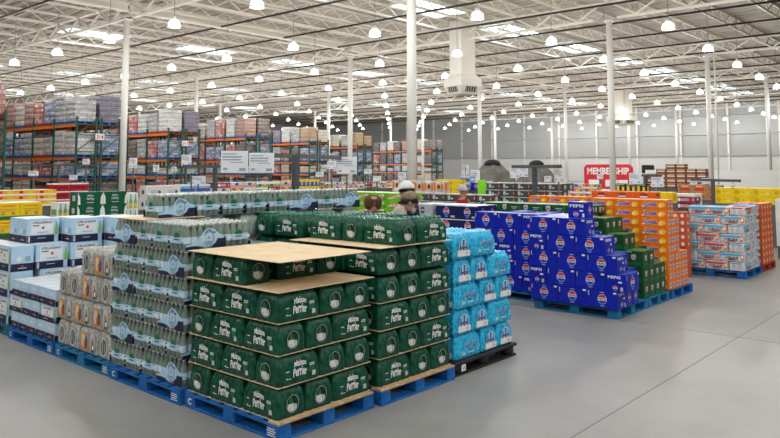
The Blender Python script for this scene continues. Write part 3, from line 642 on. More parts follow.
# ------------------------------------------------------------------ clear bottle packs
sx, sy = 3.43, 5.31
pallet(3.40, 5.29, 'blue wooden pallet under the stack of clear bottle packs', PBL, None, 1.0, 1.17, True)
CL = .2235
for k in range(6):
    z = PT+.002+k*CL; grp = 'clear bottle packs on the pallet by the green stack'
    if k % 2 == 0:
        spots = [('emblem side nearest the green stack', .135, .2, HP)] + [('end side, %s from the emblem pack' % ORD[j], .2, .4+.27*j+.135, 0) for j in range(3)]
    else:
        spots = [('emblem side farthest from the green stack', .135, .81+.2, HP)] + [('end side, %s from the green stack' % ORD[j], .2, .27*j+.135, 0) for j in range(3)]
    if k == 5: spots += [('end side, second along the front edge', .545, .2, HP)]
    for dsc, x, y, r in spots:
        put('clear', sx+x+R_.uniform(-.006, .006), sy+y, z, r+R_.uniform(-.012, .012), 'clear bottle pack, %s layer, %s' % (LAY[k], dsc), grp)
    for j in range(3): put('clear_plain', sx+.615, sy+(.17 if k == 5 else 0)+.4+j*.275, z, 0, 'clear bottle pack inside the stack, %s layer, %s row' % (LAY[k], ORD[j]), grp)
    for j in range(0 if k == 5 else 2): put('clear_plain', sx+.96, sy+.2+j*.41, z, HP, 'clear bottle pack at the back of the stack, %s layer, %s row' % (LAY[k], ORD[j]), grp)
# seventh layer along the back and the long row behind it
z7 = PT+.004+6*CL
sheet(3.43, 6.0, 4.1, 6.5, z7-.002, 'cardboard sheet corner under the top row of clear packs')
z7 += .003
xx = 3.62
rowspec = ['L', 'E', 'E', 'E', 'E', 'L', 'E', 'L']
for i, t in enumerate(rowspec):
    wd = .405 if t == 'L' else .29
    put('clear', xx+wd/2, 6.06+(.135 if t == 'L' else .2), z7, 0 if t == 'L' else HP, 'clear bottle pack in the top row, %s from the left%s' % (ORD[i], ', emblem side out' if t == 'L' else ''), 'top row of clear bottle packs')
    xx += wd + .008
pallet(4.50, 6.10, 'blue pallet hidden under the rear clear packs, left of the two', PBL, None, .95, .85); pallet(5.47, 6.10, 'blue pallet hidden under the rear clear packs, right of the two', PBL, None, .95, .85)
for k in range(6):
    for j in range(5): put('clear_plain', 4.66+j*.375+.03, 6.06+.2, PT+.004+k*CL, HP, 'clear bottle pack in the rear stack, %s layer, %s from the left' % (LAY[k], ORD[j]), 'rear clear bottle packs')

# ------------------------------------------------------------------ grey packs with orange panels
ax, ay = 3.43, 6.52
pallet(3.41, 6.49, 'light blue wooden pallet under the grey bottle packs', PTL, None, 1.0, 1.14, True)
AL = .254
def grey_row(k, spots):
    for dsc, y, r in spots:
        put('grey', ax+(.1925 if r == 0 else .118), ay+y, PT+.002+k*AL, r+R_.uniform(-.01, .01), 'grey bottle pack, %s layer, %s' % (LAY[k], dsc), 'grey bottle packs')
for k in (0, 2): grey_row(k, [('end window next to the clear bottle stack', .12, 0), ('orange panel facing the aisle', .24+.195, HP), ('end window beside the orange panel', .64+.12, 0), ('end window at the far end', .885+.12, 0)])
grey_row(1, [('orange panel next to the clear bottle stack', .195, HP), ('orange panel in the middle', .585, HP), ('orange panel at the far end', .975-.02, HP)])
grey_row(3, [('orange panel next to the clear bottle stack', .2, HP), ('end window', .405+.12, 0)])
for k in range(3):
    for j in range(4): put('grey', ax+.6, ay+.12+j*.28, PT+.002+k*AL, 0, 'grey bottle pack inside the stack, %s layer, %s row' % (LAY[k], ORD[j]), 'grey bottle packs')
put('grey', ax+.6, ay+.2, PT+.002+3*AL, 0, 'grey bottle pack on top of the stack, behind the orange panel', 'grey bottle packs')

# ------------------------------------------------------------------ pale blue can boxes and tall bottle cases
bx, by = 3.43, 7.69
pallet(3.41, 7.68, 'blue wooden pallet under the small pale blue boxes', PBL, None, 1.0, 1.17, True)
for k in range(3):
    z = PT+.002+k*.178; grp = 'small pale blue can boxes'
    if k != 1: sp = [('%s from the grey packs' % ORD[j], .1925, .115+j*.231, 0) for j in range(5)]
    else: sp = [('starred side next to the grey packs', .113, .195, HP), ('first of the two ends', .1925, .395+.115, 0), ('second of the two ends', .1925, .395+.346, 0), ('starred side at the far end', .113, .86+.165, HP)]
    for dsc, x, y, r in sp: put('sp_small', bx+x+R_.uniform(-.004, .004), by+y, z, r, 'small pale blue can box, %s layer, %s' % (LAY[k], dsc), grp)
    for j in range(5): put('sp_small', bx+(.75 if k == 1 else .585), by+.115+j*.231, z, 0, 'small pale blue can box, %s layer, back row, %s from the grey packs' % (LAY[k], ORD[j]), grp)
put('sp_small', bx+.585, by+.3, PT+.002+3*.178, 0, 'small pale blue can box alone on top, beside the grey packs', 'small pale blue can boxes')
pallet(3.44, 8.93, 'dark teal pallet under the tall pale blue cases at the left edge', mat('pallet_teal', (.02, .16, .2), .6, var=.3, scale=9), None, 1.1, 1.2)
CH = .298
def case(x, y, k, r, label): put('sp_case', x, y, PT+.002+k*CH, r, label, 'tall pale blue bottle cases')
for k in range(3):
    for j in range(3): case(3.45+.1275, 8.95+.197+j*.397, k, HP, 'tall pale blue case at the left edge, %s tier, %s from the small boxes' % (LAY[k], ORD[j]))
    if k == 2: case(3.45+.1275+.35, 8.95+.13, k, 0, 'tall pale blue case, third tier, red star side facing out by the left edge')
    else: case(3.98, 9.08, k, 0, 'tall pale blue case, %s tier, behind the small boxes' % LAY[k])
    case(3.98, 9.36, k, 0, 'tall pale blue case inside the left pile, %s tier' % LAY[k])
# staggered top tier with red stars
for i, (x, y) in enumerate([(3.90, 9.30), (4.33, 9.02), (4.76, 8.76), (3.90, 9.57), (4.33, 9.3), (4.76, 9.04), (5.19, 8.76)]):
    if i in (1, 2, 4, 5, 6):
        for k in range(3): case(x, y, k, 0, 'tall pale blue case in the staggered pile, %s tier, %s column' % (LAY[k], ORD[i]))
    case(x, y, 3, 0, 'tall pale blue case with red star on the top tier, %s' % ['leftmost', 'second from the left', 'next to the clear bottles', 'behind the leftmost', 'behind the second', 'behind the third', 'rightmost'][i])
pallet(4.56, 8.62, 'blue pallet under the staggered pale blue cases', PBL, None, .83, .82)

# ------------------------------------------------------------------ light blue water packs
wx, wy = 5.58, 4.08
def plastic_pallet(x, y, label):
    lx, ly = 1.08, 1.16; o = link('plastic_pallet', None, None, (x+lx/2, y+ly/2, 0)); tag(o, label, 'pallet', 'pallets on the shop floor')
    d = MB(); d.bbox(-lx/2, -ly/2, .10, lx/2, ly/2, .132, PBK, .006); link('deck', d.mesh('deck'), o)
    for bx_ in (-lx/2+.08, 0, lx/2-.08):
        for by_ in (-ly/2+.08, 0, ly/2-.08):
            b = MB(); b.lathe([(.075, .02), (.07, .10)], PBK, 12); link('foot_block', b.mesh('foot_block'), o, (bx_, by_, 0))
    for by_ in (-ly/2+.08, 0, ly/2-.08):
        b = MB(); b.bbox(-lx/2, by_-.07, 0, lx/2, by_+.07, .022, PBK, .004); link('runner', b.mesh('runner'), o)
    for bx_ in (-lx/2+.05, lx/2-.05):
        b = MB(); b.bbox(bx_-.05, -ly/2+.15, 0, bx_+.05, ly/2-.15, .02, PBK, .004); link('runner', b.mesh('runner'), o)
    b = MB(); draw(b, front(lx, ly), [('rect', -.42, .07, .07, .06, WHITE), ('poly', [(-.435, .055), (-.405, .055), (-.405, .085), (-.42, .07)], GREYD)], .002); link('tag_print', b.mesh('tag_print'), o)
plastic_pallet(5.54, 4.05, 'black plastic pallet under the light blue water packs')
WL = .237
for k in range(5):
    z = PT+.001+k*WL; grp = 'light blue water packs'; p, q = .292, .437
    if k == 4: sp = [('end label showing beside the green stack', p/2, q/2, HP), ('long side facing right', p+q/2, p/2, 0), ('behind the long one', p+q/2, p*1.5, 0), ('second row', p/2, q*1.5, HP), ('back row', p+q/2, p*2.6, 0)]
    elif k % 2 == 0: sp = [('long side, next to the green stack', q/2, p/2, 0), ('end label in the middle', q+p/2, q/2, HP), ('end label at the right corner', q+p*1.5, q/2, HP), ('behind the long one', q/2, p*1.5, 0), ('right side second row', q+p*1.5, q*1.5, HP), ('middle second row', q+p/2, q*1.5, HP), ('left second row', q/2, p*2.5, 0)]
    else: sp = [('end label next to the green stack', p/2, q/2, HP), ('end label in the middle', p*1.5, q/2, HP), ('long side at the right corner', 2*p+q/2, p/2, 0), ('right side second row', 2*p+q/2, p*1.5, 0), ('left second row', p/2, q*1.5, HP), ('middle second row', p*1.5, q*1.5, HP), ('right side third row', 2*p+q/2, p*2.5, 0)]
    for dsc, x, y, r in sp:
        put('blue', wx+x+R_.uniform(-.006, .006), wy+y, z, r+R_.uniform(-.015, .015), 'light blue water pack, %s layer, %s' % ('top' if k == 4 else LAY[k], dsc), grp)

# ------------------------------------------------------------------ the soda aisle
px_, py_ = 8.93, 3.95
pallet(9.0, 4.0, 'light blue pallet under the stepped cola stack', PTL, None, 1.0, 1.22)
CK = .2275
def cola(key, x, y, k, r, dsc): put(key, x, y-.05, PT+.001+k*CK, r, 'blue cola carton, %s layer of the stepped stack, %s' % (LAY[k], dsc), 'blue cola cartons')
for j in range(3): cola('cola', px_+.135, 5.28-.21-j*.423, 0, HP, '%s from the left' % ORD[j])
cola('cola_cube', px_+.27+.105, 4.02+.135, 0, HP, 'first on the right side'); cola('cola_cube', px_+.27+.31, 4.02+.135, 0, HP, 'second on the right side'); cola('cola', px_+.72, 4.6, 0, 0, 'inside')
cola('cola', px_+.21, 5.30-.135, 1, 0, 'lettered end at the left'); cola('cola', px_+.135, 5.29-.27-.21, 1, HP, 'second from the left'); cola('cola', px_+.135, 5.29-.27-.635, 1, HP, 'third from the left'); cola('cola', px_+.21, 5.29-.27-.85-.135, 1, 0, 'lettered end at the corner'); cola('cola_cube', px_+.54, 4.2, 1, HP, 'first on the right side'); cola('cola_cube', px_+.76, 4.26, 1, HP, 'second on the right side')
for j in range(3): cola('cola', px_+.135, 5.28-.21-j*.423, 2, HP, '%s from the left' % ORD[j])
cola('cola_cube', px_+.375, 4.2, 2, HP, 'on the right side'); cola('cola_cube', px_+.59, 4.3, 2, HP, 'far on the right side')
cola('cola', px_+.21, 5.30-.135, 3, 0, 'lettered end at the left'); cola('cola', px_+.135, 5.29-.27-.21, 3, HP, 'second from the left'); cola('cola', px_+.135, 5.29-.27-.635, 3, HP, 'third from the left'); cola('cola_cube', px_+.375, 4.38, 3, HP, 'on the right side')
cola('cola', px_+.135, 5.28-.21, 4, HP, 'at the left'); cola('cola', px_+.135, 5.28-.635, 4, HP, 'at the right'); cola('cola', px_+.42, 5.0, 4, HP, 'behind')
put('cola_cube', px_+.2, 4.55, PT+.001+5*CK, HP, 'small blue cola carton alone on top of the stepped stack', 'blue cola cartons')
for k in range(5):
    for j in range(2): put('cola', px_+.70, 4.72+j*.3 + (.1 if k == 4 else 0), PT+.001+k*CK, 0, 'blue cola carton inside the stepped stack, %s layer, %s row' % (LAY[k], ORD[j]), 'blue cola cartons') if k > 0 or j > 0 else None
# second cola stack to its left
pallet(9.34, 5.33, 'light blue pallet under the cola stack behind the water packs', PTL, None, 1.0, 1.3)
for k in range(5):
    seq = ['E', 'L', 'L'] if k in (0, 4) else (['L', 'L', 'E'] if k % 2 else ['L', 'E', 'L'])
    y = 5.33
    for j, t in enumerate(seq):
        wd = .42 if t == 'L' else .27
        put('cola', 9.34+(.135 if t == 'L' else .21), y+wd/2, PT+.001+k*CK, HP if t == 'L' else 0, 'blue cola carton behind the water packs, %s layer, %s from the right' % (LAY[k], ORD[j]), 'blue cola cartons of the second stack')
        y += wd+.004
    for j in range(2): put('cola', 9.34+.65, 5.5+j*.45, PT+.001+k*CK, 0, 'blue cola carton deep in the second stack, %s layer, %s row' % (LAY[k], ORD[j]), 'blue cola cartons of the second stack')

def block(key, X, ya, yb, zt, nz, label, group, base=None, rows=1, basem=None, axis='x'):
    """carton wall on the plane x = X (or y = X), between ya and yb, topped at zt, nz layers on a low display base"""
    sp = PROD[key]; me = sp.body; L = max(v.co.x for v in me.vertices)*2; W = max(v.co.y for v in me.vertices)*2; H = max(v.co.z for v in me.vertices)
    n = max(1, round(abs(yb-ya)/(L+.004))); zb = zt-nz*(H+.001)
    for k in range(nz):
        for j in range(n):
            for q in range(rows if k == nz-1 else 1):
                t = max(ya, yb) - L/2 - j*(L+.004) if axis == 'x' else min(ya, yb) + L/2 + j*(L+.004)
                a, b, r = (X+W/2+q*(W+.004), t, HP) if axis == 'x' else (t, X+W/2+q*(W+.004), 0)
                lb = '%s, %s layer, %s from the left' % (label, 'only' if nz == 1 else ('top' if k == nz-1 else LAY[k]), ORD[j])
                if q: lb += ', %s row back' % ORD[q]
                put(R_.choice(FT) if key == 'fruit_tray' else key, a+R_.uniform(-.004, .004), b, zb+k*(H+.001), r+R_.uniform(-.01, .01), lb, group)
    if zb > .02:
        mb = MB(); lo, hi = min(ya, yb), max(ya, yb); dp = W*rows+.04
        bm = basem or mat('display_platform_grey', (.12, .12, .13), .6)
        if axis == 'x': mb.bbox(X+.02, hi-n*(L+.004)+.01, 0, X+dp, hi-.01, zb-.001, bm, .01)
        else: mb.bbox(lo+.01, X+.02, 0, lo+n*(L+.004)-.01, X+dp, zb-.001, bm, .01)
        o = link('display_platform', mb.mesh('display_platform')); tag(o, 'plain display platform under the ' + ' '.join(label.split()[:6]), 'display platform')
AY, AX = along_y, along_x
FT = ['fruit_tray', 'fruit_tray_b', 'fruit_tray_c', 'fruit_tray_d']
# cartons behind the cola stacks
block('ginger', 10.32, 4.98, 7.0, 1.365, 3, 'green ginger ale carton behind the cola', 'green ginger ale cartons', rows=2)
block('cola_dark', 9.62, AY(484, 9.62), AY(436, 9.62), 1.34, 2, 'navy cola carton with white top', 'navy cola cartons', rows=2)
block('cola_silver', 9.62, AY(433, 9.62)+.02, AY(433, 9.62)+.44, 1.34, 2, 'silver cola carton beside the people', 'silver cola cartons', rows=2)
# ginger ale stack right of the cola
pallet(10.02, 4.0, 'light blue pallet under the green cartons right of the cola', PTL, None, .8, .9)
for k in range(5):
    for i in range(4):
        for j in range(3):
            top = [2, 2, 1, 1][i] if j == 0 else ([3, 3, 2, 2][i] if j == 1 else [4, 4, 4, 3][i])
            if k > top or (0 < i < 3 and j == 1 and k < 2) or (i > 0 and j == 2 and k < 3): continue
            put('ginger_tall', 9.95+.1+i*.205, 4.03+.137+j*.275, PT+.001+k*.2165, HP, 'green ginger ale carton right of the cola, %s layer, %s along, %s row' % (LAY[k], ORD[i], ORD[j]), 'tall green ginger ale cartons')
# orange soda stack
ox, oy = 10.87, 4.02
pallet(10.91, 4.0, 'blue pallet under the orange soda stack', PBL, None, .92, 1.2)
OH = .1335
for k in range(10):
    z = PT+.001+k*OH
    for j in range(3): put('orange', ox+.135, oy+.205+j*.414, z, HP+R_.uniform(-.03, .03), 'orange soda carton, %s layer, script side, %s from the corner' % (ORD[k], ORD[j]), 'orange soda cartons')
    ncol = 2 if k < 4 else (1 if k < 8 else 0)
    for i in range(ncol): put('orange', ox+.27+.14+i*.275, oy+.205+(.0 if k < 4 else .02), z, HP+R_.uniform(-.02, .02), 'orange soda carton, %s layer, round emblem end, %s from the script side' % (ORD[k], ORD[i]), 'orange soda cartons')
# white can packs on the right, and the coral cartons behind them
qx, qy = 13.67, 3.72
pallet(13.68, 3.72, 'blue pallet under the white can packs', PBL, None, 1.1, 1.2)
for k in range(7):
    z = PT+.001+k*.162; off = .0 if k < 5 else (.08 if k == 5 else .14)
    lst = [('L', .2), ('L', .605), ('E', .945)] if k % 2 else [('E', .135), ('L', .475), ('L', .88)]
    for j, (t, y) in enumerate(lst):
        put('cans_red' if (k == 6 and j == 0) or R_.random() < .18 else 'cans_blue', qx+(.1325 if t == 'L' else .2), qy+y-off*(1 if j == 2 else .3), z, HP if t == 'L' else 0, 'white can pack, %s layer, %s from the right corner' % (LAY[k], ORD[j]), 'white can packs')
    for i in range(2): put('cans_blue', qx+(.54 if k % 2 == 0 else .42)+i*.32, qy+.2, z, HP, 'white can pack, %s layer, right side, %s from the corner' % (LAY[k], ORD[i]), 'white can packs')
pallet(14.86, 3.72, 'red pallet under the coral cartons', PRD, None, .9, 1.2)
for k in range(9):
    for i in range(4): put('red_tall', 14.88+.1+i*.205, 3.73+.137, PT+.001+k*.126, HP, 'coral carton behind the white cans, %s layer, %s from the left' % (ORD[k], ORD[i]), 'coral cartons')
    for i in range(3): put('red_tall', 14.88+.1+i*.205, 3.73+.42, PT+.001+k*.126, HP, 'coral carton behind the white cans, %s layer, back row, %s from the left' % (ORD[k], ORD[i]), 'coral cartons')
block('white_case', 17.2, AY(772, 17.2), AY(798, 17.2), 1.28, 4, 'white carton at the right edge', 'white cartons at the right edge')
# further back, right
block('yellow_low', 19.6, AY(712, 19.6), AY(800, 19.6), 1.44, 2, 'yellow carton beside the far partition', 'yellow cartons at the right', rows=2)
block('tan_box', 24, AY(676, 24), AY(712, 24), 1.40, 2, 'brown and red carton behind the white table', 'brown cartons')
block('white_case', 16.6, AY(656, 16.6), AY(690, 16.6), 1.36, 1, 'white carton behind the orange soda', 'white cartons in the middle', rows=2)
block('fruit_tray', 15.6, AY(674, 15.6), AY(702, 15.6), 1.34, 2, 'mixed fruit tray behind the white cans', 'fruit trays at the right')
block('red_tall', 13.2, AY(668, 13.2), AY(684, 13.2), 1.16, 5, 'coral carton left of the white cans', 'coral cartons by the cans', basem=mat('coral_card', (.62, .11, .045)))
block('black_yellow', 20, AY(614, 20), AY(645, 20), 1.5, 2, 'black and yellow pack below the red sign', 'black and yellow packs')
block('orange_red', 12.75, AY(590, 12.75), AY(645, 12.75), 1.52, 2, 'red-orange carton with brown arch', 'red-orange cartons')
block('orange', 12.7, AY(528, 12.7), AY(588, 12.7), 1.40, 2, 'orange soda carton behind the green row', 'orange cartons in the back row')
block('yellow_low', 13.4, AY(646, 13.4), AY(660, 13.4), 1.5, 1, 'yellow carton at the end of the orange row', 'yellow carton')
block('dark_cans', 14.6, AY(486, 14.6), AY(562, 14.6), 1.60, 4, 'charcoal can pack behind the green cartons', 'charcoal can packs', rows=2)
block('fruit_tray', 18, AY(555, 18), AY(592, 18), 1.52, 3, 'mixed red tray left of the red sign', 'mixed red trays')
block('dark_cans', 12.4, AY(416, 12.4), AY(484, 12.4), 1.40, 2, 'charcoal can pack behind the navy cola', 'charcoal can packs in the middle')
block('orange_white', 14.0, AY(414, 14.0), AY(446, 14.0), 1.62, 3, 'orange and white pack right of the white column', 'orange and white packs')
block('orange_white', 14.0, AY(392, 14.0), AY(407, 14.0), 1.64, 3, 'orange and white pack left of the white column', 'orange and white packs left')
block('yellow_low', 17.4, AY(436, 17.4), AY(460, 17.4), 1.60, 2, 'yellow carton behind the orange packs', 'yellow cartons in the middle')
block('blue_pack', 18.2, AY(459, 18.2), AY(470, 18.2), 1.70, 2, 'pale blue pack beside the yellow cartons', 'pale blue packs')
block('cola', 18.2, AY(470, 18.2), AY(489, 18.2), 1.50, 1, 'far blue cola carton by the lime sign', 'far blue cartons')
block('lime', 9.66, AY(396, 9.66), AY(339, 9.66), 1.50, 3, 'lime green soda carton behind the people', 'lime green cartons', rows=2)
# further back, left
block('yellow', 12.4, AX(-25, 12.4), AX(56, 12.4), 1.38, 2, 'yellow carton with green foot', 'yellow cartons at the left', axis='y', rows=2)
block('bottle_window', 12.4, AX(60, 12.4), AX(79, 12.4), 1.36, 2, 'white carton printed with green bottles', 'bottle cartons at the left', axis='y')
block('green_case', 11.4, AX(80, 11.4), AX(120, 11.4), 1.56, 3, 'dark green water carton with white corners', 'dark green cartons', axis='y')
block('bottle_window', 11.6, AX(121, 11.6), AX(139, 11.6), 1.52, 2, 'pale carton of green bottles', 'pale bottle cartons', axis='y')
block('orange_tray', 15.2, AX(-25, 15.2), AX(54, 15.2), 1.50, 3, 'amber and cream tray', 'amber trays', axis='y', rows=2)
block('red_pack', 15.6, AX(54, 15.6), AX(84, 15.6), 1.62, 3, 'dark red bottle pack with white caps', 'dark red packs', axis='y')
block('white_case', 13.6, AX(148, 13.6), AX(182, 13.6), 1.58, 2, 'white carton behind the clear bottles', 'white cartons at the left', axis='y')
block('blue_pack', 14.0, AX(181, 14.0), AX(216, 14.0), 1.58, 2, 'pale blue bottle pack behind the clear bottles', 'pale blue bottle packs', axis='y')
block('fruit_tray', 15.0, AX(218, 15.0), AX(290, 15.0), 1.58, 3, 'mixed fruit tray behind the clear bottles', 'fruit trays at the left', axis='y', rows=2)
block('yellow_blue_cans', 17.0, AX(288, 17.0), AX(324, 17.0), 1.58, 2, 'blue can pack with yellow lid', 'blue and yellow can packs', axis='y')
block('fruit_tray', 18.0, AX(325, 18.0), AX(392, 18.0), 1.45, 2, 'mixed tray beneath the single sign', 'mixed trays', axis='y')
# tall brown cases by the far wall
for c, nz in enumerate([4, 4, 5, 5, 4, 3]):
    y_ = AY(705, 38) + c*.515; block('brown_case', 38.0, y_, y_+.5, .9+nz*.25, nz, 'far maroon case, %s column' % ORD[c], 'far maroon cases')

# ------------------------------------------------------------------ steel storage racks with pallet loads
RGR = mat('rack_green', (.02, .10, .075), .45); ROR = mat('rack_orange', (.75, .20, .03), .45); RDK = mat('rack_deck_wire', (.16, .15, .14), .6)
def brick_mat(name, c1, c2, mort, w=.3, h=.2, rough=.5):
    m = bpy.data.materials.new(name); m.use_nodes = True; nt = m.node_tree; b = nt.nodes['Principled BSDF']; b.inputs['Roughness'].default_value = rough
    tc = nt.nodes.new('ShaderNodeTexCoord'); sp = nt.nodes.new('ShaderNodeSeparateXYZ'); ad = nt.nodes.new('ShaderNodeMath'); cb = nt.nodes.new('ShaderNodeCombineXYZ'); br = nt.nodes.new('ShaderNodeTexBrick')
    nt.links.new(tc.outputs['Object'], sp.inputs[0]); nt.links.new(sp.outputs[0], ad.inputs[0]); nt.links.new(sp.outputs[1], ad.inputs[1]); nt.links.new(ad.outputs[0], cb.inputs[0]); nt.links.new(sp.outputs[2], cb.inputs[1]); nt.links.new(cb.outputs[0], br.inputs['Vector'])
    br.inputs['Color1'].default_value = c1 + (1,); br.inputs['Color2'].default_value = c2 + (1,); br.inputs['Mortar'].default_value = mort + (1,)
    br.inputs['Scale'].default_value = 1; br.inputs['Brick Width'].default_value = w; br.inputs['Row Height'].default_value = h; br.inputs['Mortar Size'].default_value = .014; br.inputs['Bias'].default_value = .1
    nt.links.new(br.outputs['Color'], b.inputs['Base Color']); return m
LOADM = {
 'silver': ('silver-grey', brick_mat('load_silver', (.66, .66, .65), (.36, .37, .37), (.25, .25, .25), .16, .13)),
 'white': ('white', brick_mat('load_white', (.74, .73, .70), (.56, .56, .55), (.38, .38, .38), .2, .17)),
 'brown': ('reddish brown', brick_mat('load_brown', (.26, .11, .09), (.34, .2, .17), (.45, .34, .3), .2, .11)),
 'red': ('red and white', brick_mat('load_red', (.45, .06, .05), (.62, .52, .48), (.3, .1, .1), .2, .22)),
 'purple': ('dark violet', brick_mat('load_purple', (.16, .15, .21), (.28, .26, .32), (.1, .1, .13), .16, .11)),
 'blue': ('blue and white', brick_mat('load_blue', (.12, .17, .36), (.52, .55, .62), (.2, .22, .3), .18, .15)),
 'tan': ('tan cardboard', brick_mat('load_tan', (.42, .30, .18), (.34, .24, .14), (.2, .14, .08), .6, .4)),
 'beige': ('cream', brick_mat('load_beige', (.62, .56, .46), (.5, .46, .4), (.3, .26, .2), .45, .3)),
 'dark': ('dark mixed', brick_mat('load_dark', (.09, .09, .1), (.3, .22, .2), (.06, .06, .06), .17, .12)),
}
LM = {}
def load_mesh(c, h):
    key = (c, round(h, 2))
    if key not in LM:
        n = max(2, round(h/.3)); secs = [(0, .01)]
        for k in range(n): secs += [(h*(k+.06)/n, .0), (h*(k+.94)/n, .0), (h*(k+1)/n, .012)]
        LM[key] = film_mesh(1.12, 1.02, h, LOADM[c][1], pitch=.28, amp=.012, r=.02, secs=secs, name='wrapped_goods')
    return LM[key]
lp = MB(); lp.bbox(-.55, -.5, 0, .55, .5, .022, PBL, .003); lp.bbox(-.55, -.5, .10, .55, .5, .13, PBL, .003)
for q in (-.48, 0, .48): lp.box(q-.06, -.5, .022, q+.06, .5, .10, PBL)
lpm = lp.mesh('load_pallet'); lpr = lpm.copy(); lpr.materials.clear(); lpr.materials.append(PRD)
LV = [1.42, 2.5, 4.2]; BAY = 2.6; RD = 1.1
RACKN = ['leftmost', 'second', 'third', 'fourth', 'fifth', 'sixth', 'farthest']
fm1 = MB()
for xx_ in (.04, RD-.04): fm1.box(xx_-.045, -.045, 0, xx_+.045, .045, 4.55, RGR)
for k in range(5):
    z = .2+k*.86; fm1.bar((.04, 0, z), (RD-.04, 0, z+.8), .04, .04, RGR); fm1.bar((.04, 0, z), (RD-.04, 0, z), .04, .04, RGR)
upr = fm1.mesh('upright_frame')
bm1 = MB(); bm1.bbox(-.03, -BAY/2+.045, -.16, .03, BAY/2-.045, 0, ROR, .006); bmm = bm1.mesh('beam')
dk = MB(); dk.bbox(-RD/2+.06, -BAY/2+.05, -.03, RD/2-.06, BAY/2-.05, -.005, RDK, .004); dkm = dk.mesh('shelf_deck')
TOPS = [['red', 'blue', 'silver', 'brown', 'white', 'dark'], ['silver', 'silver', 'blue', 'red', 'brown', 'beige', 'brown', 'tan'], ['white', 'silver', 'white', 'red', 'dark', 'brown', 'white', 'silver'], ['brown', 'white', 'red', 'silver', 'beige', 'white', 'dark', 'silver'],
        ['tan', 'silver', 'white', 'purple', 'dark', 'brown', 'white', 'blue'], ['tan', 'silver', 'beige', 'white', 'brown', 'silver', 'dark', 'white'], ['dark', 'beige', 'dark', 'brown', 'dark', 'white', 'silver', 'dark']]
MIDS = [['dark', 'blue', 'white', 'red', 'silver', 'dark'], ['white', 'white', 'silver', 'beige', 'silver', 'blue', 'blue', 'dark'], ['blue', 'red', 'silver', 'dark', 'blue', 'blue', 'dark', 'white'], ['dark', 'red', 'blue', 'blue', 'red', 'blue', 'silver', 'white'],
        ['blue', 'dark', 'red', 'silver', 'white', 'blue', 'dark', 'red'], ['blue', 'dark', 'blue', 'white', 'red', 'silver', 'blue', 'dark'], ['dark', 'white', 'dark', 'silver', 'blue', 'dark', 'dark', 'red']]
def put_load(x, y, z, c, h, label, red=False):
    o = link('pallet_load', None, None, (x, y, z)); tag(o, label, 'pallet load', 'pallet loads on the racks')
    link('load_pallet', lpr if red else lpm, o); link('wrapped_goods', load_mesh(c, h), o, (0, 0, .13))
for ri, (rx, ry, nb, nm) in enumerate([(11.4, 33.6, 3, 0), (16.6, 35.7, 4, 1), (25.1, 41.1, 4, 2), (33.0, 43.4, 4, 3), (43.3, 47.7, 4, 4), (54.8, 52.8, 4, 5), (73.0, 57.0, 4, 6)]):
    for half in ((0,) if ri == 0 else (0, 1)):
        o = link('pallet_rack', None, None, (rx+half*1.3, ry, 0)); tag(o, 'green and orange steel pallet rack, %s from the left, %s row' % (RACKN[ri], ['front', 'rear'][half]), 'pallet rack', 'steel pallet racks')
        for b in range(nb+1): link('upright_frame', upr, o, (0, b*BAY, 0))
        for b in range(nb):
            for z in LV:
                for xx_ in (.04, RD-.04): link('beam', bmm, o, (xx_, (b+.5)*BAY, z))
                link('shelf_deck', dkm, o, (RD/2, (b+.5)*BAY, z))
        for b in range(nb if half == 0 else 1):
            for sl in range(2):
                y = ry + b*BAY + (.68 if sl == 0 else 1.92); q = b*2+sl; cx = rx+half*1.3+RD/2
                ct, cm = TOPS[ri][q % len(TOPS[ri])], MIDS[ri][q % len(MIDS[ri])]
                if half: ct = ['dark', 'purple', 'purple', 'dark', 'beige', 'tan', 'dark'][ri]; cm = 'blue'
                pos = '%s from the aisle end' % ORD[q]; rw = ['', ' rear row,'][half]
                hh = R_.choice([1.1, 1.25, 1.4])
                lb = lambda c, tier: '%s load, %s of %s rack,%s %s' % (LOADM[c][0], tier, RACKN[ri], rw, pos)
                put_load(cx, y, LV[2], ct, hh, lb(ct, 'top tier'), R_.random() < .3)
                put_load(cx, y, LV[1], cm, R_.choice([.95, 1.1, 1.25]), lb(cm, 'middle tier'), R_.random() < .2)
                cl = R_.choice(['white', 'dark', 'blue', 'silver', 'red', 'beige']); put_load(cx, y, LV[0], cl, R_.choice([.4, .55, .7]), lb(cl, 'lower tier'))
                cf = R_.choice(['dark', 'red', 'blue', 'beige', 'dark']); put_load(cx, y, 0, cf, R_.choice([.7, .9, 1.05]), lb(cf, 'floor level'))
    if ri in (1, 2):       # aisle number boards
        o = link('aisle_number_sign', None, None, (rx+RD/2+.65, ry-.12, 3.55)); tag(o, 'white aisle number board with red digits on the %s rack end' % RACKN[ri], 'sign', 'aisle number boards')
        b = MB(); b.bbox(-.24, -.02, -.17, .24, .02, .17, WHITE, .006); link('board', b.mesh('board'), o)
        b = MB(); draw(b, lambda u, v, e: (u, -.02-e, v), [('text', ['314', '311', '308'][ri-1], 0, 0, .36, .22, RED)]); link('number_print', b.mesh('number_print'), o)
        b = MB(); b.bar((-.42, .05, -.2), (.42, .05, -.2), .03, .03, RGR); link('bracket', b.mesh('bracket'), o)

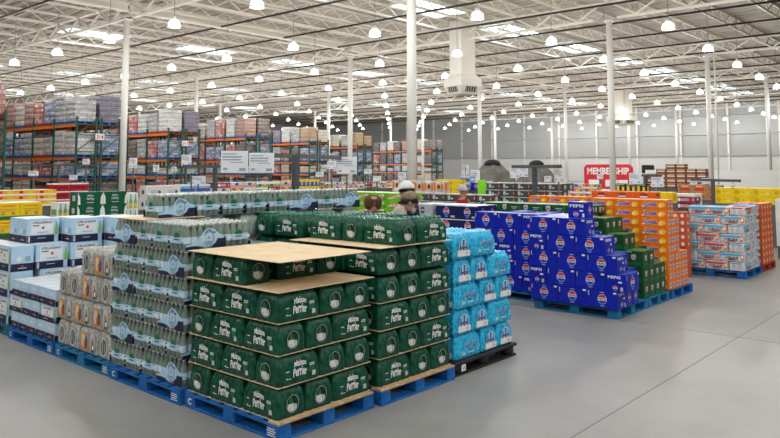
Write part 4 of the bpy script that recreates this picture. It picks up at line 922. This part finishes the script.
# ------------------------------------------------------------------ price signs and their frames
FRM = mat('sign_frame_grey', (.085, .092, .10), .45); SGN = mat('sign_board_white', (.80, .82, .86), .5); INK = mat('sign_ink', (.36, .38, .46), .6)
def spot(u, d): l = (u-390)/714*d; return d*FX+l*RX, d*FY+l*RY
def zpx(v, d): return EYE - (v-168)/714*d
def sign(u, v0, v1, w, d, label, post=True, rz=None, big=False):
    x, y = spot(u, d); wd = w/714*d; z1, z0 = zpx(v0, d), zpx(v1, d); h = z1-z0
    o = link('price_sign', None, None, (x, y, 0), (YAW-math.pi/2) if rz is None else rz); tag(o, label, 'price sign', 'price signs above the displays')
    b = MB(); b.bbox(-wd/2, -.006, z0, wd/2, .006, z1, SGN, .002); link('board', b.mesh('board'), o)
    p = MB(); zc = (z0+z1)/2
    sh = [('rect', -wd*.18, z1-h*.14, wd*.5, h*.05, INK), ('rect', -wd*.08, z1-h*.27, wd*.72, h*.07, INK), ('rect', -wd*.1, z1-h*.40, wd*.68, h*.06, INK), ('rect', wd*.1, z1-h*.52, wd*.5, h*.035, INK)]
    sh += [('rect', -wd*.33, z0+h*.18, wd*.16, h*.1, INK), ('rect', wd*.3, z0+h*.16, wd*.24, h*.13, INK)]
    draw(p, lambda a, c, e: (a, -.006-e, c), sh); link('sign_print', p.mesh('sign_print'), o)['kind'] = 'stuff'
    if post:
        q = MB(); q.tube((0, .02, 0), (0, .02, z1-.02), max(.012, .0012*d), FRM, 6); link('post', q.mesh('post'), o)
        q = MB(); q.lathe([(.18, 0), (.18, .02), (.03, .03)], FRM, 12, (0, .02, 0)); link('foot', q.mesh('foot'), o)
    return o
def frame(label, u, d, ztop, ends, pw=.1):
    x, y = spot(u, d); o = link('sign_frame', None, None, (x, y, 0)); tag(o, label, 'sign frame', 'grey sign frames')
    b = MB(); b.bbox(-pw/2, -pw/2, 0, pw/2, pw/2, ztop, FRM, .006); link('post', b.mesh('post'), o)
    b = MB(); b.bbox(-.3, -.3, 0, .3, .3, .02, FRM, .004); link('foot', b.mesh('foot'), o)
    b = MB(); e0, e1 = [Vector((spot(uu, dd)[0]-x, spot(uu, dd)[1]-y, ztop)) for uu, dd in ends]; b.bar(e0, e1, .06, pw*.8, FRM); link('crossbar', b.mesh('crossbar'), o)
frame('grey T-shaped sign frame carrying the two large white signs', 296, 12.0, 2.17, [(222, 11.0), (342, 15.5)], .095)
sign(235, 151, 173, 27, 10.9, 'large white price sign, left of the pair on the grey frame', False)
sign(262, 153, 173, 25, 11.2, 'large white price sign, right of the pair on the grey frame', False)
sign(347, 157, 174, 20, 15.4, 'white price sign on its own post right of the grey frame')
frame('grey sign frame with short arm behind the bottles at left', 216, 13.5, 1.98, [(184, 13.0), (222, 13.6)], .07)
frame('dark sign frame above the charcoal can packs', 534, 15.5, 1.98, [(512, 16.5), (560, 14.5)], .09)
frame('dark sign frame beside the yellow cartons', 711, 17.0, 1.66, [(690, 17.8), (738, 16.2)], .075)
frame('dark sign post beneath the membership sign', 644, 22.0, 1.72, [(636, 22.5), (660, 21.5)], .09)
frame('long dark sign frame far left below the racks', 60, 17.0, 2.02, [(4, 17.0), (108, 17.4)], .045)
SG = [(187, 155, 166, 10, 21, 'small white sign left of the grey frame by the column'), (199, 176, 184, 15, 14, 'pale wide sign low behind the bottles at left'), (192, 169, 173, 5, 13.2, 'tiny white tag above the pale wide sign'),
      (87, 159, 166, 7, 24, 'small white sign under the aisle number board'), (134, 158, 168, 8, 25, 'white sign just right of the left white column'), (35, 171, 176, 10, 20, 'white sign in front of the leftmost rack'), (75, 175, 180, 8, 20, 'white sign low beside the dark frame'),
      (157, 165, 172, 6, 26, 'small white sign between two columns at left'), (175, 167, 172, 5, 27, 'tiny white sign near the third column'), (332, 161, 169, 9, 22, 'small white sign left of the single signpost'), (320, 172, 177, 8, 24, 'thin white sign low behind the blue cans'), (368, 169, 174, 8, 24, 'small white sign right of the single signpost'), (377, 176, 181, 8, 22, 'small white sign above the lime cartons'),
      (402, 172, 180, 8, 24, 'small white sign left of the big column'), (465, 165, 177, 7, 26, 'pale sign beyond the yellow cartons'), (475, 170, 183, 9, 24.5, 'pinkish white sign in front of the far wall'), (489, 181, 187, 6, 20, 'small white sign over the charcoal packs'), (514, 166, 178, 9, 18.6, 'white sign left of the dark frame'), (523, 165, 177, 9, 18.9, 'white sign hanging by the dark frame'), (558, 168, 182, 9, 15, 'white sign at the right end of the dark frame arm'), (547, 176, 182, 7, 18, 'small white sign under the dark frame arm'),
      (599, 174, 179, 6, 20, 'small white sign beneath the red sign, left'), (634, 173, 184, 12, 20, 'large white sign right of the red sign'), (656, 175, 187, 12, 24, 'white sign left of the maroon cases'), (692, 181, 185, 7, 24, 'small white sign under the maroon cases'), (704, 178, 184, 8, 24, 'small white sign right of the maroon cases'), (731, 182, 186, 6, 19, 'small white tag above the yellow cartons')]
for u, a, b_, wd, d, lb in SG: sign(u, a, b_, wd, d, lb)

# ------------------------------------------------------------------ membership sign
x_m = 52.0; ya, yb = AY(583.5, x_m), AY(632, x_m); wM = ya-yb
o = link('membership_sign', None, None, (x_m, (ya+yb)/2, 0), -HP); tag(o, 'large red sign with white lettering by the far wall', 'sign')
REDS = mat('sign_red', (.60, .03, .04), .45); b = MB(); r = .35; zt_, zb_ = 2.22, .35
prof = [(-wM/2, zb_)] + [(-wM/2+r-r*math.cos(t*HP/5), zt_-r+r*math.sin(t*HP/5)) for t in range(6)] + [(wM/2-r+r*math.sin(t*HP/5), zt_-r+r*math.cos(t*HP/5)) for t in range(6)] + [(wM/2, zb_)]
n = len(prof); b.add([(a, -.06, c) for a, c in prof] + [(a, .06, c) for a, c in prof], [tuple(range(n)), tuple(range(2*n-1, n-1, -1))] + [(k, n+k, n+(k+1) % n, (k+1) % n) for k in range(n)], REDS); link('board', b.mesh('board'), o)
b = MB(); draw(b, lambda a, c, e: (a, -.06-e, c), [('text', 'MEMBERSHIP', 0, 1.72, wM*.86, .52, WHITE)], .004); link('lettering', b.mesh('lettering'), o)
for u, w_ in ((-1.1, .9), (.3, 1.0), (1.2, .7)):
    b = MB(); b.box(u-w_/2, -.09, .55, u+w_/2, -.07, 1.05, SGN); link('notice_card', b.mesh('notice_card'), o)
for q in (-wM/2+.2, wM/2-.2):
    b = MB(); b.box(q-.05, .0, 0, q+.05, .05, .5, FRM); link('leg', b.mesh('leg'), o)

# ------------------------------------------------------------------ air handlers
HV = mat('duct_cream', (.62, .58, .51), .5)
def air_handler(u, d, zbot, wd, label):
    x, y = spot(u, d); o = link('air_handler', None, None, (x, y, 0), YAW-HP+.6); tag(o, label, 'air handler', 'ceiling air handlers')
    b = MB(); b.bbox(-wd*.4, -wd*.4, zbot+1.1, wd*.4, wd*.4, ROOF, HV, .02); link('duct', b.mesh('duct'), o)
    b = MB(); h = wd*.55; vs = []
    for z, s_ in ((zbot, h*.8), (zbot+.45, h*1.05), (zbot+.85, h*1.05), (zbot+1.12, h*.74)): vs += [(-s_, -s_, z), (s_, -s_, z), (s_, s_, z), (-s_, s_, z)]
    fs = [(3, 2, 1, 0), (12, 13, 14, 15)] + [(k*4+j, k*4+(j+1) % 4, k*4+4+(j+1) % 4, k*4+4+j) for k in range(3) for j in range(4)]
    b.add(vs, fs, HV); link('diffuser_box', b.mesh('diffuser_box'), o)
    for f in range(4):
        g = MB(); G = mat('grille_dark', (.05, .05, .05), .6); a = f*HP
        ca, sa = math.cos(a), math.sin(a)
        def mp(p, q, e): 
            yy = -(h*.83+ (q-zbot)*.5*h/1.0*.9 + .03 + e); return (p*ca-yy*sa, p*sa+yy*ca, q)
        draw(g, mp, [('rect', 0, zbot+.27, wd*.62, .30, G)] + [('rect', -wd*.26+k*wd*.13, zbot+.27, .035, .29, HV) for k in range(5)], .01); link('grille', g.mesh('grille'), o)
air_handler(463, 40.0, 6.05, 1.3, 'cream ceiling air handler with dark grilles near the middle column'); air_handler(622, 72.5, 6.3, 1.9, 'distant cream air handler above the red sign')

# ------------------------------------------------------------------ covered garden shelters and far odds
CAN = mat('shelter_olive_grey', (.16, .155, .13), .8, var=.25, scale=3)
for u, d, lb in ((492, 40, 'grey draped shelter on display, left of the two'), (536, 44, 'grey draped shelter on display, right of the two')):
    x, y = spot(u, d); o = link('display_shelter', None, None, (x, y, 0), YAW); tag(o, lb, 'shelter', 'draped shelters')
    b = MB(); b.lathe([(1.5, 0), (1.35, 1.0), (.95, 1.7), (.55, 2.1), (.25, 2.25)], CAN, 4, smooth=False); link('cover', b.mesh('cover'), o)
    b = MB(); b.lathe([(.5, 2.1), (.42, 2.3), (.2, 2.42)], mat('shelter_black', (.02, .02, .02), .6), 8); link('cap', b.mesh('cap'), o)
    for q in range(4):
        b = MB(); a = q*HP; b.tube((1.4*math.cos(a), 1.4*math.sin(a), 0), (.3*math.cos(a), .3*math.sin(a), 2.25), .03, FRM, 5); link('rib', b.mesh('rib'), o)
x, y = spot(484, 20); o = link('lime_display', None, None, (x, y, 0), YAW-HP); tag(o, 'lime green display chute beyond the charcoal can packs', 'display')
LIM = mat('lime_panel', (.25, .75, .03), .4); b = MB(); b.bbox(-.18, -.1, 0, .02, .1, 1.62, LIM, .01); link('panel', b.mesh('panel'), o)
b = MB(); b.bar((0, 0, 1.45), (.45, 0, 1.2), .2, .12, LIM); link('chute', b.mesh('chute'), o)
x, y = spot(647, 60); o = link('wall_speaker', None, None, (x, y, 0)); tag(o, 'black box on a pole right of the red sign', 'speaker')
b = MB(); b.bbox(-.4, -.4, 1.5, .4, .4, 2.2, BLACK, .05); link('cabinet', b.mesh('cabinet'), o); b = MB(); b.tube((0, 0, 0), (0, 0, 1.55), .06, FRM, 6); link('pole', b.mesh('pole'), o)
mb = MB(); x, y = spot(717, 45); mb.tube((x, y, 0), (x, y, 9.6), .05, STEELW, 8); tag(link('drain_pipe', mb.mesh('drain_pipe')), 'thin white vertical pipe right of the fourth column', 'pipe')

# ------------------------------------------------------------------ shoppers
def skinned(name, joints, edges, m, sub=2):
    me = bpy.data.meshes.new(name); names = list(joints); idx = {n: i for i, n in enumerate(names)}
    me.from_pydata([joints[n][0] for n in names], [(idx[a], idx[b]) for a, b in edges], [])
    o = bpy.data.objects.new(name, me); C.objects.link(o); o.modifiers.new('skin', 'SKIN'); sb = o.modifiers.new('sub', 'SUBSURF'); sb.levels = sub; sb.render_levels = sub
    sv = me.skin_vertices[0].data
    for i, n in enumerate(names):
        r = joints[n][1]; sv[i].radius = (r, r) if not isinstance(r, tuple) else r
        sv[i].use_root = (i == 0)
    out = bpy.data.meshes.new_from_object(o.evaluated_get(bpy.context.evaluated_depsgraph_get())); bpy.data.objects.remove(o)
    out.materials.clear(); out.materials.append(m); out.polygons.foreach_set('use_smooth', [True]*len(out.polygons)); out.name = name; return out
SKIN = mat('skin', (.50, .27, .19), .5); HAIRG = mat('hair_grey', (.45, .43, .41), .7); HAIRD = mat('hair_dark', (.03, .02, .015), .6)
def person(x, y, heading, h, label, coat, legs, extras, lean=0.0, drop=0.0):
    """standing figure, local +X is where it faces"""
    k = h/1.75
    def J(a, b, c, r): return ((a*k + lean*max(0, c-.95)*k, b*k, c*k), tuple(v*k for v in r) if isinstance(r, tuple) else r*k)
    jt = {'pelvis': J(0, 0, .95, (.15, .12)), 'spine': J(.01, 0, 1.14, (.14, .11)), 'chest': J(0, 0, 1.32, (.16, .12)), 'neck': J(.0, 0, 1.47, .058), 'jaw': J(.03+drop, 0, 1.55-drop, .072), 'skull': J(.015+drop, 0, 1.655-drop, .095), 'crown': J(drop, 0, 1.72-drop, .06)}
    ed = [('pelvis', 'spine'), ('spine', 'chest'), ('chest', 'neck'), ('neck', 'jaw'), ('jaw', 'skull'), ('skull', 'crown')]
    for s_, q in ((1, 'l'), (-1, 'r')):
        jt.update({q+'sh': J(0, .17*s_, 1.41, .065), q+'el': J(-.02, .24*s_, 1.13, .046), q+'wr': J(.17, .2*s_, .98, .032), q+'palm': J(.24, .19*s_, .95, .034), q+'hip': J(0, .09*s_, .9, .095), q+'kn': J(.02, .1*s_, .5, .062), q+'an': J(-.02, .1*s_, .09, .042), q+'toe': J(.14, .11*s_, .035, .035)})
        ed += [('chest', q+'sh'), (q+'sh', q+'el'), (q+'el', q+'wr'), (q+'wr', q+'palm'), ('pelvis', q+'hip'), (q+'hip', q+'kn'), (q+'kn', q+'an'), (q+'an', q+'toe')]
        for f in range(4):
            jt[q+'f%d' % f] = J(.29, (.19+(f-1.5)*.018)*s_, .945, .009); jt[q+'g%d' % f] = J(.315+.006*(1-abs(f-1.5)), (.19+(f-1.5)*.02)*s_, .92, .008); ed += [(q+'palm', q+'f%d' % f), (q+'f%d' % f, q+'g%d' % f)]
        jt[q+'t'] = J(.26, .145*s_, .945, .010); jt[q+'t2'] = J(.285, .135*s_, .93, .009); ed += [(q+'palm', q+'t'), (q+'t', q+'t2')]
    o = link('person', skinned('person', jt, ed, SKIN), None, (x, y, 0), heading); tag(o, label, 'person')
    cj = {n: (p, (tuple(v+.028*k for v in r) if isinstance(r, tuple) else r+.026*k)) for n, (p, r) in jt.items() if n in ('pelvis', 'spine', 'chest', 'lsh', 'rsh', 'lel', 'rel', 'lwr', 'rwr')}
    cj['collar'] = J(-.005, 0, 1.44, .08)
    link('jacket', skinned('jacket', cj, [e for e in ed if e[0] in cj and e[1] in cj] + [('chest', 'collar')], coat), o)
    tj = {n: (p, (tuple(v+.015*k for v in r) if isinstance(r, tuple) else r+.02*k)) for n, (p, r) in jt.items() if n in ('pelvis', 'lhip', 'rhip', 'lkn', 'rkn', 'lan', 'ran')}
    link('trousers', skinned('trousers', tj, [e for e in ed if e[0] in tj and e[1] in tj], legs), o)
    for q in 'lr':
        a, t = jt[q+'an'][0], jt[q+'toe'][0]
        link('shoe', skinned('shoe', {'a': ((a[0]-.02, a[1], .05*k), .05*k), 'b': ((t[0]-.03, t[1], .043*k), .045*k), 'c': ((t[0]+.03, t[1], .04*k), .036*k)}, [('a', 'b'), ('b', 'c')], mat('shoe_dark', (.03, .03, .03), .6), 1), o)
    hx = jt['skull'][0]; E_ = MB()
    for s_ in (-1, 1): E_.lathe([(.006*k, -.008*k), (.011*k, 0), (.006*k, .008*k)], mat('eye_dark', (.02, .015, .015), .3), 6, (hx[0]+.088*k, s_*.034*k, hx[2]-.02*k))
    link('eyes', E_.mesh('eyes'), o)['kind'] = 'stuff'
    n_ = MB(); n_.add([(hx[0]+.085*k, -.014*k, hx[2]-.07*k), (hx[0]+.085*k, .014*k, hx[2]-.07*k), (hx[0]+.088*k, 0, hx[2]-.01*k), (hx[0]+.122*k, 0, hx[2]-.06*k)], [(0, 1, 3), (1, 2, 3), (2, 0, 3), (0, 2, 1)], SKIN, True); link('nose', n_.mesh('nose'), o)
    m_ = MB(); m_.box(hx[0]+.07*k, -.022*k, hx[2]-.105*k, hx[0]+.096*k, .022*k, hx[2]-.097*k, mat('lip', (.35, .12, .1), .5)); link('mouth', m_.mesh('mouth'), o)
    for s_ in (-1, 1):
        e = MB(); e.lathe([(.008*k, -.03*k), (.02*k, -.01*k), (.02*k, .012*k), (.008*k, .03*k)], SKIN, 8, (hx[0]-.01*k, s_*.092*k, hx[2]-.03*k)); link('ear', e.mesh('ear'), o)
    for kind, m in extras:
        b = MB(); cx, cz = hx[0], hx[2]
        def dome(r0, z0, zt, m, sx=1.12, cxo=0):
            pr = [(r0*math.cos(t*HP/5), z0+(zt-z0)*math.sin(t*HP/5)) for t in range(6)]; pr[-1] = (.004, zt); st = len(b.v); b.lathe(pr, m, 14)
            b.v[st:] = [(p[0]*sx+cx+cxo, p[1], p[2]+cz) for p in b.v[st:]]
        if kind == 'hair': dome(.108*k, -.03*k, .112*k, m, 1.12, -.012*k); link('hair', b.mesh('hair'), o)
        if kind == 'cap':
            dome(.112*k, .02*k, .13*k, m); c = link('cap', b.mesh('cap'), o); b = MB()
            pts = [(cx+.06*k+.13*k*math.cos(t), .09*k*math.sin(t), cz+.03*k-.02*k*math.cos(t)) for t in [(-HP+i*math.pi/8) for i in range(9)]]
            b.face(pts, m); b.face([(p[0], p[1], p[2]-.008) for p in pts][::-1], m); link('peak', b.mesh('peak'), c)
        if kind == 'hood':
            hj = {'a': J(-.05, 0, 1.48, .14), 'b': J(-.05, 0, 1.62, .165), 'c': J(-.015, 0, 1.74, .14)}
            link('hood', skinned('hood', hj, [('a', 'b'), ('b', 'c')], m), o)
        if kind == 'beard':
            bj = {'a': J(.07+drop, 0, 1.575-drop, .05), 'b': J(.06+drop, 0, 1.535-drop, .062), 'c': J(.02+drop, 0, 1.53-drop, .07)}
            link('beard', skinned('beard', bj, [('a', 'b'), ('b', 'c')], m, 1), o)
DENIM = mat('dark_denim', (.03, .04, .07), .8)
x, y = spot(373.5, 10.2); person(x, y, YAW+math.pi+.2, 1.58, 'person in a brown hooded coat facing the camera behind the green packs', mat('coat_brown', (.10, .05, .025), .8, var=.2, scale=20), DENIM, [('hood', mat('coat_brown', (.1, .05, .025)))])
x, y = spot(396, 9.3); person(x, y, YAW-HP-.25+.3, 1.72, 'bearded person in camouflage cap and grey jacket looking right', mat('jacket_light_grey', (.42, .38, .35), .8), DENIM, [('hair', HAIRD), ('cap', mat('camo_cap', (.22, .17, .11), .8, var=.6, scale=40)), ('beard', HAIRG)], .12, .1)
x, y = spot(407, 10.1); person(x, y, YAW+HP+.5, 1.74, 'person in white cap and navy jacket behind the bearded shopper', mat('jacket_navy', (.012, .016, .035), .8), DENIM, [('hair', HAIRD), ('cap', mat('cap_white', (.78, .78, .76), .7))])
x, y = spot(462, 13.6); person(x, y, YAW-HP+.3, 1.63, 'grey-haired person in dark red jacket among the can packs', mat('jacket_red', (.28, .02, .02), .8), DENIM, [('hair', HAIRG)])
